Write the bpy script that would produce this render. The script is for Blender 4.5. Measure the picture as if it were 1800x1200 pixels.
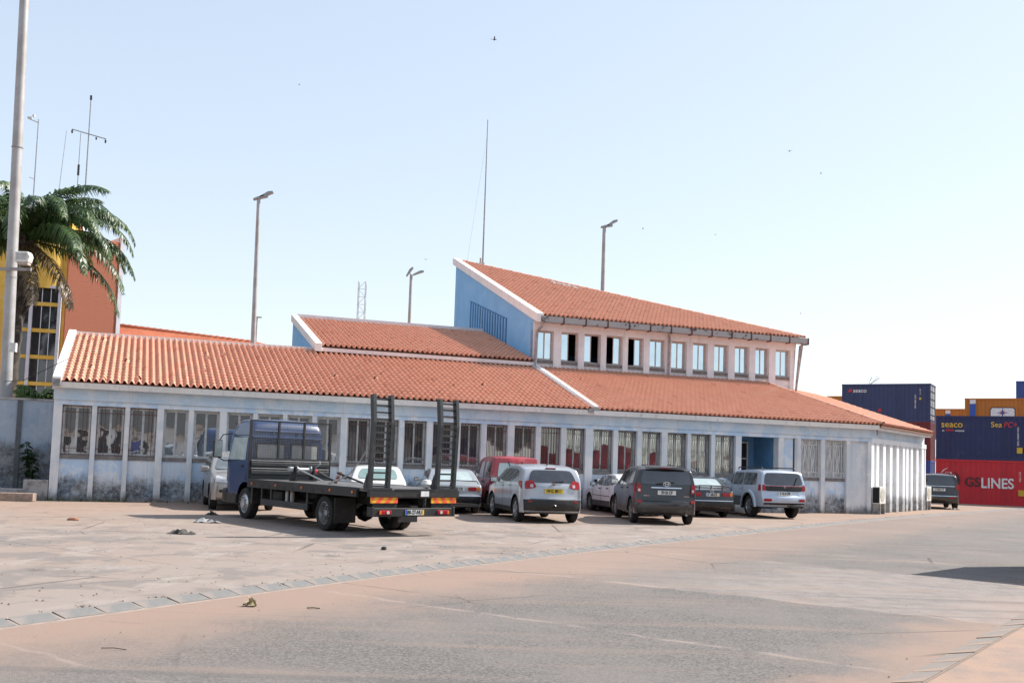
import bpy, bmesh, math, random
from mathutils import Vector, Matrix
from math import sin, cos, tan, pi, radians, sqrt, atan2, hypot, floor
random.seed(7)
for o in list(bpy.data.objects): bpy.data.objects.remove(o)
S = bpy.context.scene
COL = S.collection
# ---------------------------------------------------------------- camera
cam_d = bpy.data.cameras.new('camera'); cam = bpy.data.objects.new('camera', cam_d); COL.objects.link(cam)
S.camera = cam
cam_d.sensor_width = 36; cam_d.lens = 36.0; cam_d.shift_y = 86.0/1800; cam_d.clip_start = .1; cam_d.clip_end = 3000
cam.matrix_world = Matrix.Translation((0, 0, 1.62)) @ Matrix.Rotation(pi/2+radians(4.0), 4, 'X') @ Matrix.Rotation(radians(1.9), 4, 'Z')
# ---------------------------------------------------------------- sky, sun, exposure
SUN_AZ, SUN_EL = radians(21.8), radians(43)
world = bpy.data.worlds.new('World'); S.world = world; world.use_nodes = True
wn = world.node_tree.nodes; wl = world.node_tree.links
sky = wn.new('ShaderNodeTexSky'); sky.sky_type = 'NISHITA'; sky.sun_disc = False
sky.sun_elevation = SUN_EL; sky.sun_rotation = pi/2-SUN_AZ; sky.air_density = 1.0; sky.dust_density = .6; sky.ozone_density = 1.0; sky.altitude = 0
# dry-season haze evens out and pales the whole sky dome
hz = wn.new('ShaderNodeGamma'); hz.inputs['Gamma'].default_value = .4; hm = wn.new('ShaderNodeVectorMath'); hm.operation = 'MULTIPLY'; hm.inputs[1].default_value = (2.20, 2.22, 2.28)
wl.new(sky.outputs[0], hz.inputs['Color']); wl.new(hz.outputs[0], hm.inputs[0]); wl.new(hm.outputs[0], wn['Background'].inputs[0]); wn['Background'].inputs[1].default_value = 0.093
sun_d = bpy.data.lights.new('sun', 'SUN'); sun_d.energy = 3.1; sun_d.angle = radians(.53); sun_d.color = (1, .955, .88)
sun = bpy.data.objects.new('sun', sun_d); COL.objects.link(sun)
sdir = Vector((cos(SUN_EL)*cos(SUN_AZ), cos(SUN_EL)*sin(SUN_AZ), sin(SUN_EL)))
sun.rotation_euler = sdir.to_track_quat('Z', 'Y').to_euler(); sun.location = sdir*80
S.view_settings.view_transform = 'Standard'; S.view_settings.look = 'None'; S.view_settings.gamma = 1
S.view_settings.exposure = 1.38; S.view_settings.use_curve_mapping = False

# ---------------------------------------------------------------- materials
class NT:
    def __init__(s, name):
        s.m = bpy.data.materials.new(name); s.m.use_nodes = True
        s.t = s.m.node_tree; s.n = s.t.nodes; s.b = s.n['Principled BSDF']; s.out = s.n['Material Output']
    def new(s, typ, **kw):
        n = s.n.new(typ)
        for k, v in kw.items():
            if k in n.inputs: s.put(n.inputs[k], v)
            else: setattr(n, k, v)
        return n
    def put(s, inp, v):
        if hasattr(v, 'is_linked'): s.t.links.new(v, inp)
        else:
            if isinstance(v, tuple) and len(v) == 3 and len(inp.default_value) == 4: v = (*v, 1)
            inp.default_value = v
    def co(s, scale=None, kind='Object', rot=0):
        c = s.n.new('ShaderNodeTexCoord').outputs[kind]
        if scale is None and not rot: return c
        mp = s.n.new('ShaderNodeMapping'); s.t.links.new(c, mp.inputs[0])
        if scale: mp.inputs['Scale'].default_value = scale
        mp.inputs['Rotation'].default_value = (0, 0, rot)
        return mp.outputs[0]
    def noise(s, scale, detail=4, rough=.55, co=None, dist=0):
        n = s.new('ShaderNodeTexNoise', Scale=scale, Detail=detail, Roughness=rough, Distortion=dist)
        s.put(n.inputs['Vector'], co if co is not None else s.co()); return n.outputs[0]
    def ramp(s, f, a, b, lo=0., hi=1.):
        n = s.new('ShaderNodeMapRange'); n.clamp = True; n.interpolation_type = 'SMOOTHSTEP'
        s.put(n.inputs[0], f); s.put(n.inputs[1], a); s.put(n.inputs[2], b); n.inputs[3].default_value = lo; n.inputs[4].default_value = hi
        return n.outputs[0]
    def mix(s, f, a, b, mode='MIX'):
        n = s.n.new('ShaderNodeMix'); n.data_type = 'RGBA'; n.blend_type = mode
        s.put(n.inputs[0], f); s.put(n.inputs[6], a); s.put(n.inputs[7], b); return n.outputs[2]
    def math(s, op, a, b=0., c=0.):
        n = s.n.new('ShaderNodeMath'); n.operation = op
        s.put(n.inputs[0], a); s.put(n.inputs[1], b); s.put(n.inputs[2], c); return n.outputs[0]
    def xyz(s, co=None):
        n = s.n.new('ShaderNodeSeparateXYZ'); s.put(n.inputs[0], co if co is not None else s.co()); return n.outputs
    def bump(s, h, strength=.3, dist=.01):
        n = s.new('ShaderNodeBump', Strength=strength, Distance=dist); s.put(n.inputs['Height'], h); s.put(s.b.inputs['Normal'], n.outputs[0])
    def fin(s, color=None, rough=None, metal=None, spec=None, coat=None):
        for k, v in (('Base Color', color), ('Roughness', rough), ('Metallic', metal), ('Specular IOR Level', spec), ('Coat Weight', coat)):
            if v is not None: s.put(s.b.inputs[k], v)
        return s.m
MATS = {}
def mat(name, c=None, r=.7, m=0, c2=None, sc=6, amt=1., bump=0, bsc=40, spec=.5, coat=0, lo=.4, hi=.65, scale=None):
    if name in MATS: return MATS[name]
    k = NT(name)
    col = c
    if c2 is None: c2 = tuple(v*.78 for v in c)
    co = k.co(scale)
    f = k.ramp(k.noise(sc, 6, .6, co), lo, hi, 0, amt)
    col = k.mix(f, c, c2)
    if bump: k.bump(k.noise(bsc, 4, .6), bump, .02)
    MATS[name] = k.fin(col, r, m, spec, coat); return MATS[name]
def paint(name, c, dust=.25, metal=0., rough=.3):
    """car paint under a film of laterite dust that gathers low on the body and on flat tops"""
    if name in MATS: return MATS[name]
    k = NT(name)
    z = k.xyz()[2]
    n = k.noise(7, 5, .6)
    low = k.ramp(k.math('ADD', z, k.math('MULTIPLY', n, .35)), .25, .95, 1., 0.)
    patch = k.ramp(k.noise(2.3, 4, .6), .4, .75)
    f = k.math('MULTIPLY', k.math('ADD', k.math('MULTIPLY', low, .8), k.math('MULTIPLY', patch, .45)), dust)
    col = k.mix(f, c, (.24, .18, .145))
    rg = k.math('ADD', k.math('MULTIPLY', f, .6), rough)
    MATS[name] = k.fin(col, rg, metal, .5, .7 if dust < .5 else .3)
    k.b.inputs['Coat Roughness'].default_value = .08
    return MATS[name]
def m_wall(name, c, c2, grime=1., gz=.85, peel=.5, stain=(.42, .42, .42), white=(.62, .62, .64)):
    if name in MATS: return MATS[name]
    k = NT(name); co = k.co(); z = k.xyz()[2]
    big = k.noise(1.3, 7, .62, co, .3)
    col = k.mix(k.ramp(big, .43, .56), c, c2)
    wash = k.noise(.5, 4, .6, co); col = k.mix(k.ramp(wash, .5, .7, 0, .35*min(1, grime+.3)), col, tuple(v*.8 for v in c))
    # flaked paint showing pale plaster
    p = k.noise(2.6, 9, .7, co, .5)
    col = k.mix(k.ramp(p, .57, .61, 0, peel), col, white)
    # water streaks running down from ledges
    st = k.noise(1.0, 6, .68, k.co((5.5, 5.5, .22)))
    col = k.mix(k.ramp(st, .52, .74, 0, .62*grime), col, stain)
    st2 = k.noise(1.0, 5, .6, k.co((17, 17, .5))); col = k.mix(k.ramp(st2, .6, .75, 0, .35*grime), col, tuple(v*.7 for v in stain))
    # rising damp: dark mould, thickest at the ground, drips and ragged edge
    jag = k.math('ADD', k.math('MULTIPLY', k.math('SUBTRACT', k.noise(1.1, 8, .7, co), .5), .9), k.math('MULTIPLY', k.math('SUBTRACT', k.noise(1.0, 6, .7, k.co((9, 9, .9))), .5), .55))
    h = k.math('ADD', z, jag)
    spk = k.noise(6.5, 9, .78, co)
    dm = k.math('MULTIPLY', k.ramp(h, gz-.34, gz+.10, grime, 0.), k.ramp(spk, .38, .68, 1., .45))
    dark = k.mix(k.ramp(k.noise(2.3, 7, .7, co), .40, .66), (.06, .06, .061), (.21, .208, .21))
    col = k.mix(dm, col, dark)
    # splash of red dust at the very foot
    col = k.mix(k.ramp(k.math('ADD', z, k.math('MULTIPLY', spk, .12)), .06, .24, .45*grime, 0.), col, (.24, .17, .13))
    sp = k.noise(26, 4, .6, co); col = k.mix(k.ramp(sp, .62, .72, 0, .35), col, stain)
    k.bump(k.math('ADD', k.noise(14, 6, .6, co), p), .35, .02)
    return MATS.setdefault(name, k.fin(col, .85, 0, .25))
def m_tile():
    k = NT('terracotta_tile')
    at = k.new('ShaderNodeAttribute', attribute_name='rnd'); oi = k.new('ShaderNodeObjectInfo')
    r = k.math('FRACT', k.math('ADD', at.outputs['Fac'], oi.outputs['Random']))
    co = k.co(kind='Generated'); wc = k.new('ShaderNodeNewGeometry').outputs['Position']
    n = k.noise(.55, 5, .6, wc); n2 = k.noise(7, 5, .65, wc)
    col = k.mix(r, (.585, .285, .19), (.63, .325, .222))
    col = k.mix(k.ramp(r, .95, .99, 0, .4), col, (.34, .10, .055))
    col = k.mix(k.ramp(r, .0, .05, .5, 0), col, (.66, .38, .25))
    col = k.mix(k.ramp(n, .5, .75, 0, .2), col, (.42, .19, .12))
    col = k.mix(k.ramp(n2, .62, .8, 0, .3), col, (.28, .14, .10))
    k.bump(n2, .2, .01)
    return k.fin(col, .8, 0, .3)
TILE = m_tile()
def m_lot():
    k = NT('dusty_concrete'); co = k.co(); x, y, z = k.xyz()
    n1 = k.noise(.16, 5, .6, co, .3); fine = k.noise(3.1, 8, .7, co)
    col = k.mix(k.ramp(n1, .38, .62), (.282, .238, .212), (.285, .225, .19))
    # worn grey patches where the dust has blown off
    pa = k.math('ADD', k.noise(.95, 7, .66, co, .5), k.math('MULTIPLY', k.math('SUBTRACT', k.noise(.2, 3, .5, co), .5), .5))
    col = k.mix(k.ramp(pa, .50, .60, 0, .8), col, (.192, .168, .156))
    pb = k.noise(1.7, 7, .68, co, .8); col = k.mix(k.ramp(pb, .56, .63, 0, .5), col, (.15, .14, .134))
    col = k.mix(k.ramp(k.noise(1.3, 6, .65, k.co((1, .5, 1), rot=radians(-24))), .53, .63, 0, .75), col, (.328, .28, .252))
    col = k.mix(k.ramp(fine, .53, .68, 0, .3), col, (.30, .225, .18))
    # red dust lies thicker towards the building
    far = k.ramp(k.math('ADD', k.math('ADD', k.math('MULTIPLY', y, .94), k.math('MULTIPLY', x, -.34)), k.math('MULTIPLY', n1, 10)), 26, 38)
    col = k.mix(k.math('MULTIPLY', far, k.ramp(pb, .35, .65, .9, .5)), col, (.335, .222, .162))
    # oil drips, tyre marks
    vo = k.new('ShaderNodeTexVoronoi', Scale=.55); k.put(vo.inputs['Vector'], co)
    dr = k.math('ADD', vo.outputs['Distance'], k.math('MULTIPLY', k.noise(5, 5, .6, co), .25)); col = k.mix(k.ramp(dr, .16, .26, .6, 0), col, (.10, .088, .08))
    ty = k.noise(1, 3, .5, k.co((.05, 2.6, 1), rot=radians(-31))); col = k.mix(k.math('MULTIPLY', k.ramp(ty, .60, .68), k.ramp(pa, .4, .6, 0, .4)), col, (.14, .122, .112))
    g = k.noise(60, 3, .7, co); col = k.mix(k.ramp(g, .35, .75, 0, .3), col, (.16, .14, .128))
    # slab joints and cracks
    r2 = k.xyz(k.co(None, rot=radians(-54)))
    for ax, per in ((0, 4.6), (1, 3.8)):
        fr = k.math('ABSOLUTE', k.math('SUBTRACT', k.math('FRACT', k.math('DIVIDE', k.math('ADD', r2[ax], k.math('MULTIPLY', fine, .08)), per)), .5))
        jl = k.ramp(fr, .494, .4985)
        col = k.mix(k.math('MULTIPLY', jl, k.ramp(k.noise(.5, 4, .6, co), .42, .58, 0, .7)), col, (.095, .08, .07))
    vc = k.new('ShaderNodeTexVoronoi', Scale=.33, feature='DISTANCE_TO_EDGE'); k.put(vc.inputs['Vector'], k.mix(.12, co, k.new('ShaderNodeTexNoise', Scale=1.5, Detail=6.).outputs['Color']))
    col = k.mix(k.math('MULTIPLY', k.ramp(vc.outputs['Distance'], .002, .009, 1, 0), k.ramp(k.noise(.3, 3, .5, co), .5, .62, 0, .75)), col, (.07, .06, .055))
    k.bump(k.math('ADD', g, k.math('MULTIPLY', fine, 2)), .35, .01)
    return k.fin(col, .92, 0, .2)
def m_road():
    k = NT('dusty_asphalt'); co = k.co(); x, y, z = k.xyz()
    # coordinates along (s) and across (p) the road
    sc = k.math('ADD', k.math('MULTIPLY', x, .5878), k.math('MULTIPLY', y, .809))
    p = k.math('SUBTRACT', k.math('MULTIPLY', x, .809), k.math('MULTIPLY', y, .5878))
    grain = k.noise(34, 6, .85, co); g2 = k.noise(120, 2, .7, co)
    base = k.mix(k.ramp(grain, .40, .62), (.085, .081, .079), (.225, .202, .188))
    base = k.mix(k.ramp(k.noise(.35, 6, .65, co), .42, .6, 0, .55), base, (.20, .176, .163))
    dust = (.325, .222, .172)
    wob = k.math('MULTIPLY', k.math('SUBTRACT', k.noise(.55, 7, .68, co), .5), 3.6)
    pw = k.math('ADD', p, wob)
    gut = k.math('MULTIPLY', k.ramp(pw, -9.3, -6.6, 1., 0.), k.ramp(sc, 9, 34, 1., .5))
    gut2 = k.ramp(pw, -3.6, -2.2, 0., .95)
    strk = k.noise(1, 6, .62, k.co((.12, 1.7, 1), rot=radians(-54)))
    sheet = k.ramp(strk, .5, .66, 0, .35)
    sw = k.math('ADD', sc, k.math('MULTIPLY', k.math('SUBTRACT', k.noise(1.6, 5, .6, co), .5), .35))
    band = k.math('MULTIPLY', k.ramp(sw, 12.93, 13.05), k.ramp(sw, 17.9, 18.2, 1., 0.))
    band = k.math('MULTIPLY', band, k.ramp(pw, -8.2, -5.4, .12, .8))
    f = k.math('MAXIMUM', k.math('MAXIMUM', gut, gut2), sheet)
    col = k.mix(k.math('MULTIPLY', f, k.ramp(grain, .3, .65, 1., .68)), base, dust)
    worn = k.ramp(k.noise(2.4, 7, .7, co), .36, .6, .45, 1.)
    col = k.mix(k.math('MULTIPLY', k.math('MULTIPLY', band, worn), .85), col, (.305, .262, .242))
    col = k.mix(k.math('MULTIPLY', band, k.ramp(k.noise(1, 5, .65, k.co((.35, 1.6, 1), rot=radians(-54))), .52, .66, 0, .5)), col, (.31, .215, .165))
    for c0, w_, a_ in ((12.95, .12, .8), (9.1, .08, .7), (18.15, .14, .7), (24.5, .12, .5), (4.6, .05, .6), (21, .2, .4), (31, .2, .4)):
        d = k.math('ABSOLUTE', k.math('SUBTRACT', sw, c0+.02)); col = k.mix(k.math('MULTIPLY', k.ramp(d, w_*.15, w_, a_, 0), k.ramp(k.noise(1.4, 6, .65, co), .40, .6, .05, .9)), col, (.33, .262, .225))
    # tyre marks that bend along the lanes
    ty = k.noise(1, 3, .5, k.co((.03, 2.2, 1), rot=radians(-52))); col = k.mix(k.ramp(ty, .62, .70, 0, .35), col, (.105, .098, .095))
    vc = k.new('ShaderNodeTexVoronoi', Scale=.28, feature='DISTANCE_TO_EDGE'); k.put(vc.inputs['Vector'], k.mix(.12, co, k.new('ShaderNodeTexNoise', Scale=1.2, Detail=6.).outputs['Color']))
    col = k.mix(k.math('MULTIPLY', k.ramp(vc.outputs['Distance'], .0015, .006, 1, 0), k.ramp(k.noise(.3, 3, .5, co), .5, .62, 0, .7)), col, (.06, .055, .05))
    col = k.mix(k.ramp(g2, .60, .74, 0, .6), col, (.05, .048, .048))
    col = k.mix(k.ramp(k.noise(95, 2, .6, co), .62, .74, 0, .55), col, (.36, .32, .295))
    k.bump(k.math('ADD', grain, g2), .6, .012)
    return k.fin(col, .9, 0, .25)
def m_glass_mirror(name, tint, metal, rough=.02, wav=.0):
    k = NT(name)
    d = k.noise(2.2, 4, .55); col = k.mix(k.ramp(d, .45, .75, 0, .35), tint, tuple(v*.75 for v in tint))
    if wav: k.bump(k.noise(1.1, 2, .5), wav, .03)
    return k.fin(col, rough, metal, .8)
GL_LOW = m_glass_mirror('window_glass', (.58, .60, .61), .88, .02, .16)
GL_DIM = m_glass_mirror('dark_room_window_glass', (.22, .225, .225), .8, .03, .2); GL_MID = m_glass_mirror('dim_room_window_glass', (.40, .41, .41), .85, .02, .25)  # tints darkened to paint in the dark interior behind the grilled windows
GL_WAVY = m_glass_mirror('warped_window_glass', (.60, .62, .63), .9, .02, .3)
GL_UP = m_glass_mirror('reflective_window_glass', (.62, .74, .80), .92, .03, .03)
W_BLUE = m_wall('pale_blue_wall', (.46, .595, .755), (.65, .70, .755), 1., .80, .45, (.42, .44, .46), (.77, .77, .76))
W_COL = m_wall('column_plaster', (.59, .625, .66), (.69, .695, .70), .9, .34, .5, (.42, .41, .40), (.79, .78, .76))
W_BAND = m_wall('blue_band_plaster', (.45, .56, .665), (.56, .62, .68), .8, -2, .3)
W_FASC = m_wall('white_fascia', (.74, .74, .73), (.79, .78, .77), .9, -2, .3, (.36, .34, .32))
W_PINK = m_wall('pinkish_plaster', (.70, .69, .72), (.76, .74, .75), .7, -2, .4, (.46, .42, .41))
W_GABLE = m_wall('strong_blue_wall', (.22, .46, .74), (.25, .49, .76), .12, -2, .0)
W_ALC = m_wall('shaded_alcove_blue', (.09, .22, .38), (.11, .25, .42), .2, -2, 0.)  # gable blue darkened: shade of the deep alcove is put into the colour
W_END = m_wall('end_wall_plaster', (.70, .72, .75), (.75, .76, .77), .8, .7, .5)
COPING = m_wall('white_coping', (.76, .72, .71), (.80, .77, .75), .5, -2, .3, (.45, .40, .37))
CONC = mat('weathered_concrete', (.36, .34, .33), .9, c2=(.17, .16, .155), sc=4, bump=.4, lo=.42, hi=.66)
ALU = mat('pale_aluminium', (.52, .52, .51), .45, .2)
SILL = mat('shaded_brown_grey_sill', (.155, .14, .135), .85, c2=(.22, .20, .19))  # shadow of the window recess is painted into the sill colour
GRILLE_R = mat('red_brown_grille', (.115, .045, .04), .6)
GRILLE_D = mat('dark_iron_grille', (.05, .038, .036), .6)
GRILLE_W = mat('white_iron_grille', (.80, .80, .79), .5)
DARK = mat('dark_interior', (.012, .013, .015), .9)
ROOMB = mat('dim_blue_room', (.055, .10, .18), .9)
GUTTER = mat('galvanised_gutter', (.34, .35, .36), .6, .3, c2=(.09, .09, .09), sc=3.5, lo=.55, hi=.64)
RUST = mat('rusty_strap', (.10, .035, .03), .8)
STEEL = mat('galvanised_steel', (.33, .34, .35), .5, .5)
PIPE = mat('grey_pipe', (.33, .31, .31), .6, c2=(.2, .19, .19))
WHITE = mat('white_plastic', (.70, .70, .67), .45, c2=(.55, .53, .48))
TYRE = mat('dusty_tyre', (.014, .0135, .013), .88, c2=(.065, .05, .04), sc=5, lo=.5, hi=.78)
RIM = mat('alloy_rim', (.50, .51, .53), .35, .75)
RIM_D = mat('dull_steel_rim', (.30, .31, .33), .5, .6, c2=(.2, .17, .15))
BLACKP = mat('black_plastic', (.013, .013, .014), .5, c2=(.04, .035, .031), lo=.48, hi=.72)
BLACKM = mat('black_frame_paint', (.012, .012, .013), .55, c2=(.04, .034, .03), sc=4, lo=.5, hi=.75)
GREYM = mat('dark_grey_steel', (.02, .024, .028), .5, .1, c2=(.05, .048, .046), sc=5, lo=.45, hi=.75)
CHROME = mat('chrome', (.75, .76, .78), .12, 1)
RED_L = mat('red_lamp', (.34, .008, .012), .25, spec=.4, coat=.15)
ORANGE_L = mat('orange_lamp', (.75, .17, .02), .25, coat=.4)
CLEAR_L = mat('clear_lamp', (.62, .62, .62), .12, .3, coat=.6)
PL_W = mat('white_plate', (.68, .68, .66), .5); PL_Y = mat('yellow_plate', (.74, .52, .03), .5)
INK = mat('black_ink', (.012, .012, .012), .6); INKW = mat('white_ink', (.75, .75, .75), .6)
BLUE_I = mat('blue_ink', (.03, .10, .42), .6); YEL_I = mat('yellow_ink', (.72, .45, .04), .6); RED_I = mat('red_ink', (.55, .03, .04), .6)
def m_carglass(name, c, rough=.04, c2=None):
    k = NT(name); n = k.noise(3, 5, .6); col = k.mix(k.ramp(n, .4, .75), c, c2 or tuple(v*1.6+.01 for v in c))
    return k.fin(col, k.ramp(n, .4, .8, rough, rough+.18), 0, .9, 1.)
CG_DARK = m_carglass('tinted_car_glass', (.012, .013, .016))
CG_MID = m_carglass('grey_car_glass', (.075, .082, .085), .05)
CG_PALE = m_carglass('pale_dusty_car_glass', (.36, .44, .43), .1, (.46, .52, .50))

# ---------------------------------------------------------------- mesh helpers
def new_empty(name, loc=(0, 0, 0), rz=0, label=None, cat=None, group=None):
    o = bpy.data.objects.new(name, None); COL.objects.link(o); o.location = loc; o.rotation_euler = (0, 0, rz); o.empty_display_size = .2
    return tag(o, label, cat, group)
def tag(o, label=None, cat=None, group=None, kind=None):
    if label: o['label'] = label
    if cat: o['category'] = cat
    if group: o['group'] = group
    if kind: o['kind'] = kind
    return o
class MB:
    def __init__(s): s.v = []; s.f = []; s.a = []
    def add(s, vs, fs, a=None):
        n = len(s.v); s.v += [tuple(v) for v in vs]; s.f += [tuple(i+n for i in f) for f in fs]
        if a is not None: s.a += [a]*len(fs)
        return s
    def box(s, x0, x1, y0, y1, z0, z1):
        return s.add([(x0, y0, z0), (x1, y0, z0), (x1, y1, z0), (x0, y1, z0), (x0, y0, z1), (x1, y0, z1), (x1, y1, z1), (x0, y1, z1)],
                     [(0, 3, 2, 1), (4, 5, 6, 7), (0, 1, 5, 4), (1, 2, 6, 5), (2, 3, 7, 6), (3, 0, 4, 7)])
    def hexa(s, p):  # 8 points, bottom ring then top ring
        return s.add(p, [(0, 3, 2, 1), (4, 5, 6, 7), (0, 1, 5, 4), (1, 2, 6, 5), (2, 3, 7, 6), (3, 0, 4, 7)])
    def prism(s, pts, axis, a, b):  # pts 2D polygon, extruded along axis from a to b
        n = len(pts)
        def P(q, w):
            return (w, q[0], q[1]) if axis == 'x' else ((q[0], w, q[1]) if axis == 'y' else (q[0], q[1], w))
        vs = [P(q, a) for q in pts]+[P(q, b) for q in pts]
        fs = [tuple(range(n)), tuple(range(2*n-1, n-1, -1))]+[(i, i+n, (i+1) % n+n, (i+1) % n) for i in range(n)]
        return s.add(vs, fs)
    def tube(s, pts, r, n=8, caps=True):
        pts = [Vector(p) for p in pts]; rs = r if isinstance(r, (list, tuple)) else [r]*len(pts)
        vs = []; up = None
        for i, p in enumerate(pts):
            d = (pts[min(i+1, len(pts)-1)]-pts[max(i-1, 0)]).normalized()
            if up is None: up = Vector((0, 0, 1)) if abs(d.z) < .9 else Vector((1, 0, 0))
            a = d.cross(up).normalized(); b = a.cross(d).normalized(); up = b
            for k in range(n):
                t = 2*pi*k/n; vs.append(p+(a*cos(t)+b*sin(t))*rs[i])
        fs = [(i*n+k, i*n+(k+1) % n, (i+1)*n+(k+1) % n, (i+1)*n+k) for i in range(len(pts)-1) for k in range(n)]
        if caps: fs += [tuple(range(n-1, -1, -1)), tuple(range((len(pts)-1)*n, len(pts)*n))]
        return s.add(vs, fs)
    def bar(s, p, q, w, h):  # rectangular bar between two points
        p = Vector(p); q = Vector(q); d = (q-p).normalized(); up = Vector((0, 0, 1)) if abs(d.z) < .95 else Vector((1, 0, 0))
        a = d.cross(up).normalized()*w/2; b = a.cross(d).normalized()*h/2
        return s.hexa([p-a-b, p+a-b, p+a+b, p-a+b, q-a-b, q+a-b, q+a+b, q-a+b])
    def lathe(s, prof, axis='y', n=20, c=(0, 0, 0)):  # prof: (radius, offset along axis)
        vs = []
        for r, h in prof:
            for k in range(n):
                t = 2*pi*k/n; x, y = r*cos(t), r*sin(t)
                vs.append({'y': (c[0]+x, c[1]+h, c[2]+y), 'z': (c[0]+x, c[1]+y, c[2]+h), 'x': (c[0]+h, c[1]+x, c[2]+y)}[axis])
        fs = [(i*n+k, i*n+(k+1) % n, (i+1)*n+(k+1) % n, (i+1)*n+k) for i in range(len(prof)-1) for k in range(n)]
        return s.add(vs, fs)
    def grid(s, P):  # P[i][j] points
        n = len(P); m = len(P[0]); vs = [p for row in P for p in row]
        return s.add(vs, [(i*m+j, i*m+j+1, (i+1)*m+j+1, (i+1)*m+j) for i in range(n-1) for j in range(m-1)])
    def mesh(s, name='m', smooth=False, fixn=True, angle=35):
        me = bpy.data.meshes.new(name); me.from_pydata(s.v, [], s.f)
        if s.a and len(s.a) == len(s.f):
            at = me.attributes.new('rnd', 'FLOAT', 'FACE'); at.data.foreach_set('value', s.a)
        if fixn:
            bm = bmesh.new(); bm.from_mesh(me); bmesh.ops.recalc_face_normals(bm, faces=bm.faces); bm.to_mesh(me); bm.free()
        if smooth:
            me.shade_smooth() if hasattr(me, 'shade_smooth') else None
            try: me.set_sharp_from_angle(angle=radians(angle))
            except Exception: pass
        me.update(); return me
    def obj(s, name, m, parent=None, smooth=False, bevel=0, fixn=True, angle=35):
        me = s.mesh(name, smooth, fixn, angle); return link(name, me, m, parent, bevel)
def link(name, me, m, parent=None, bevel=0):
    o = bpy.data.objects.new(name, me); COL.objects.link(o)
    if m and not me.materials: me.materials.append(m)
    if parent: o.parent = parent
    if bevel:
        b = o.modifiers.new('bevel', 'BEVEL'); b.width = bevel; b.segments = 2; b.limit_method = 'ANGLE'; b.angle_limit = radians(40)
    return o
def box(name, m, parent, x0, x1, y0, y1, z0, z1, bevel=0): return MB().box(x0, x1, y0, y1, z0, z1).obj(name, m, parent, bevel=bevel)
_tc = {}
def text_mesh(s, size, bold=0., align='CENTER', extrude=.002, shear=0):
    key = (s, size, bold, align, extrude, shear)
    if key in _tc: return _tc[key]
    c = bpy.data.curves.new('txt', 'FONT'); c.body = s; c.size = size; c.align_x = align; c.align_y = 'CENTER'; c.offset = bold; c.extrude = extrude; c.shear = shear
    o = bpy.data.objects.new('txt', c); COL.objects.link(o)
    dg = bpy.context.evaluated_depsgraph_get(); me = bpy.data.meshes.new_from_object(o.evaluated_get(dg))
    bpy.data.objects.remove(o); me.materials.clear(); _tc[key] = me; return me
def text(name, s, size, m, parent, M, bold=0., align='CENTER', sx=1., shear=0):
    me = text_mesh(s, size, bold, align, .002, shear).copy(); me.transform(M @ Matrix.Diagonal((sx, 1, 1, 1)))
    me.materials.clear(); me.materials.append(m); return link(name, me, m, parent)
def frame(o, ex, ey):  # matrix with text plane at o, x along ex, y along ey
    ex = Vector(ex).normalized(); ey = Vector(ey).normalized(); ez = ex.cross(ey)
    return Matrix(((ex.x, ey.x, ez.x, o[0]), (ex.y, ey.y, ez.y, o[1]), (ex.z, ey.z, ez.z, o[2]), (0, 0, 0, 1)))
def copy_tree(o, parent=None):
    c = o.copy(); COL.objects.link(c); c.parent = parent
    for ch in list(o.children): copy_tree(ch, c)
    return c
# ================================================================ GROUND, ROAD, KERBS
LOT = m_lot(); ROAD = m_road()
DIRT = mat('red_dirt', (.24, .17, .13), .95, c2=(.18, .13, .10), sc=.15, bump=.3, bsc=8)
RZ = -.05
tag(MB().add([(-1500, -1500, -.12), (1500, -1500, -.12), (1500, 1500, -.12), (-1500, 1500, -.12)], [(0, 1, 2, 3)]).obj('ground', DIRT), kind='structure')
K1 = [(-30, -35), (-13, -5.5), (-8.3, 3.1), (-4.71, 9.7), (-3.7, 11.5), (-2.2, 14.2), (1.18, 19.65), (6.09, 27.06), (12.01, 35.7), (18.86, 45.1), (28.76, 57.5), (52, 86)]
def resample(P, step):
    out = []; 
    for a, b in zip(P, P[1:]):
        L = hypot(b[0]-a[0], b[1]-a[1]); n = max(1, round(L/step))
        for i in range(n): out.append((a[0]+(b[0]-a[0])*i/n, a[1]+(b[1]-a[1])*i/n))
    return out+[P[-1]]
def smooth(P, it):
    for _ in range(it): P = [P[0]]+[tuple((P[i-1][j]+2*P[i][j]+P[i+1][j])/4 for j in (0, 1)) for i in range(1, len(P)-1)]+[P[-1]]
    return P
K1s = smooth(resample(K1, .47), 14)
lotm = MB(); n = len(K1s)
lotm.add([(x, y, 0) for x, y in K1s]+[(52, 300, 0), (-400, 300, 0), (-400, -35, 0)], [tuple(range(n+3))])
tag(lotm.obj('parking_lot', LOT), kind='structure')
K2 = [(-22, -27.5), (3.29, 8.16), (5.79, 11.56), (26, 39.3), (60, 86)]
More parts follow.
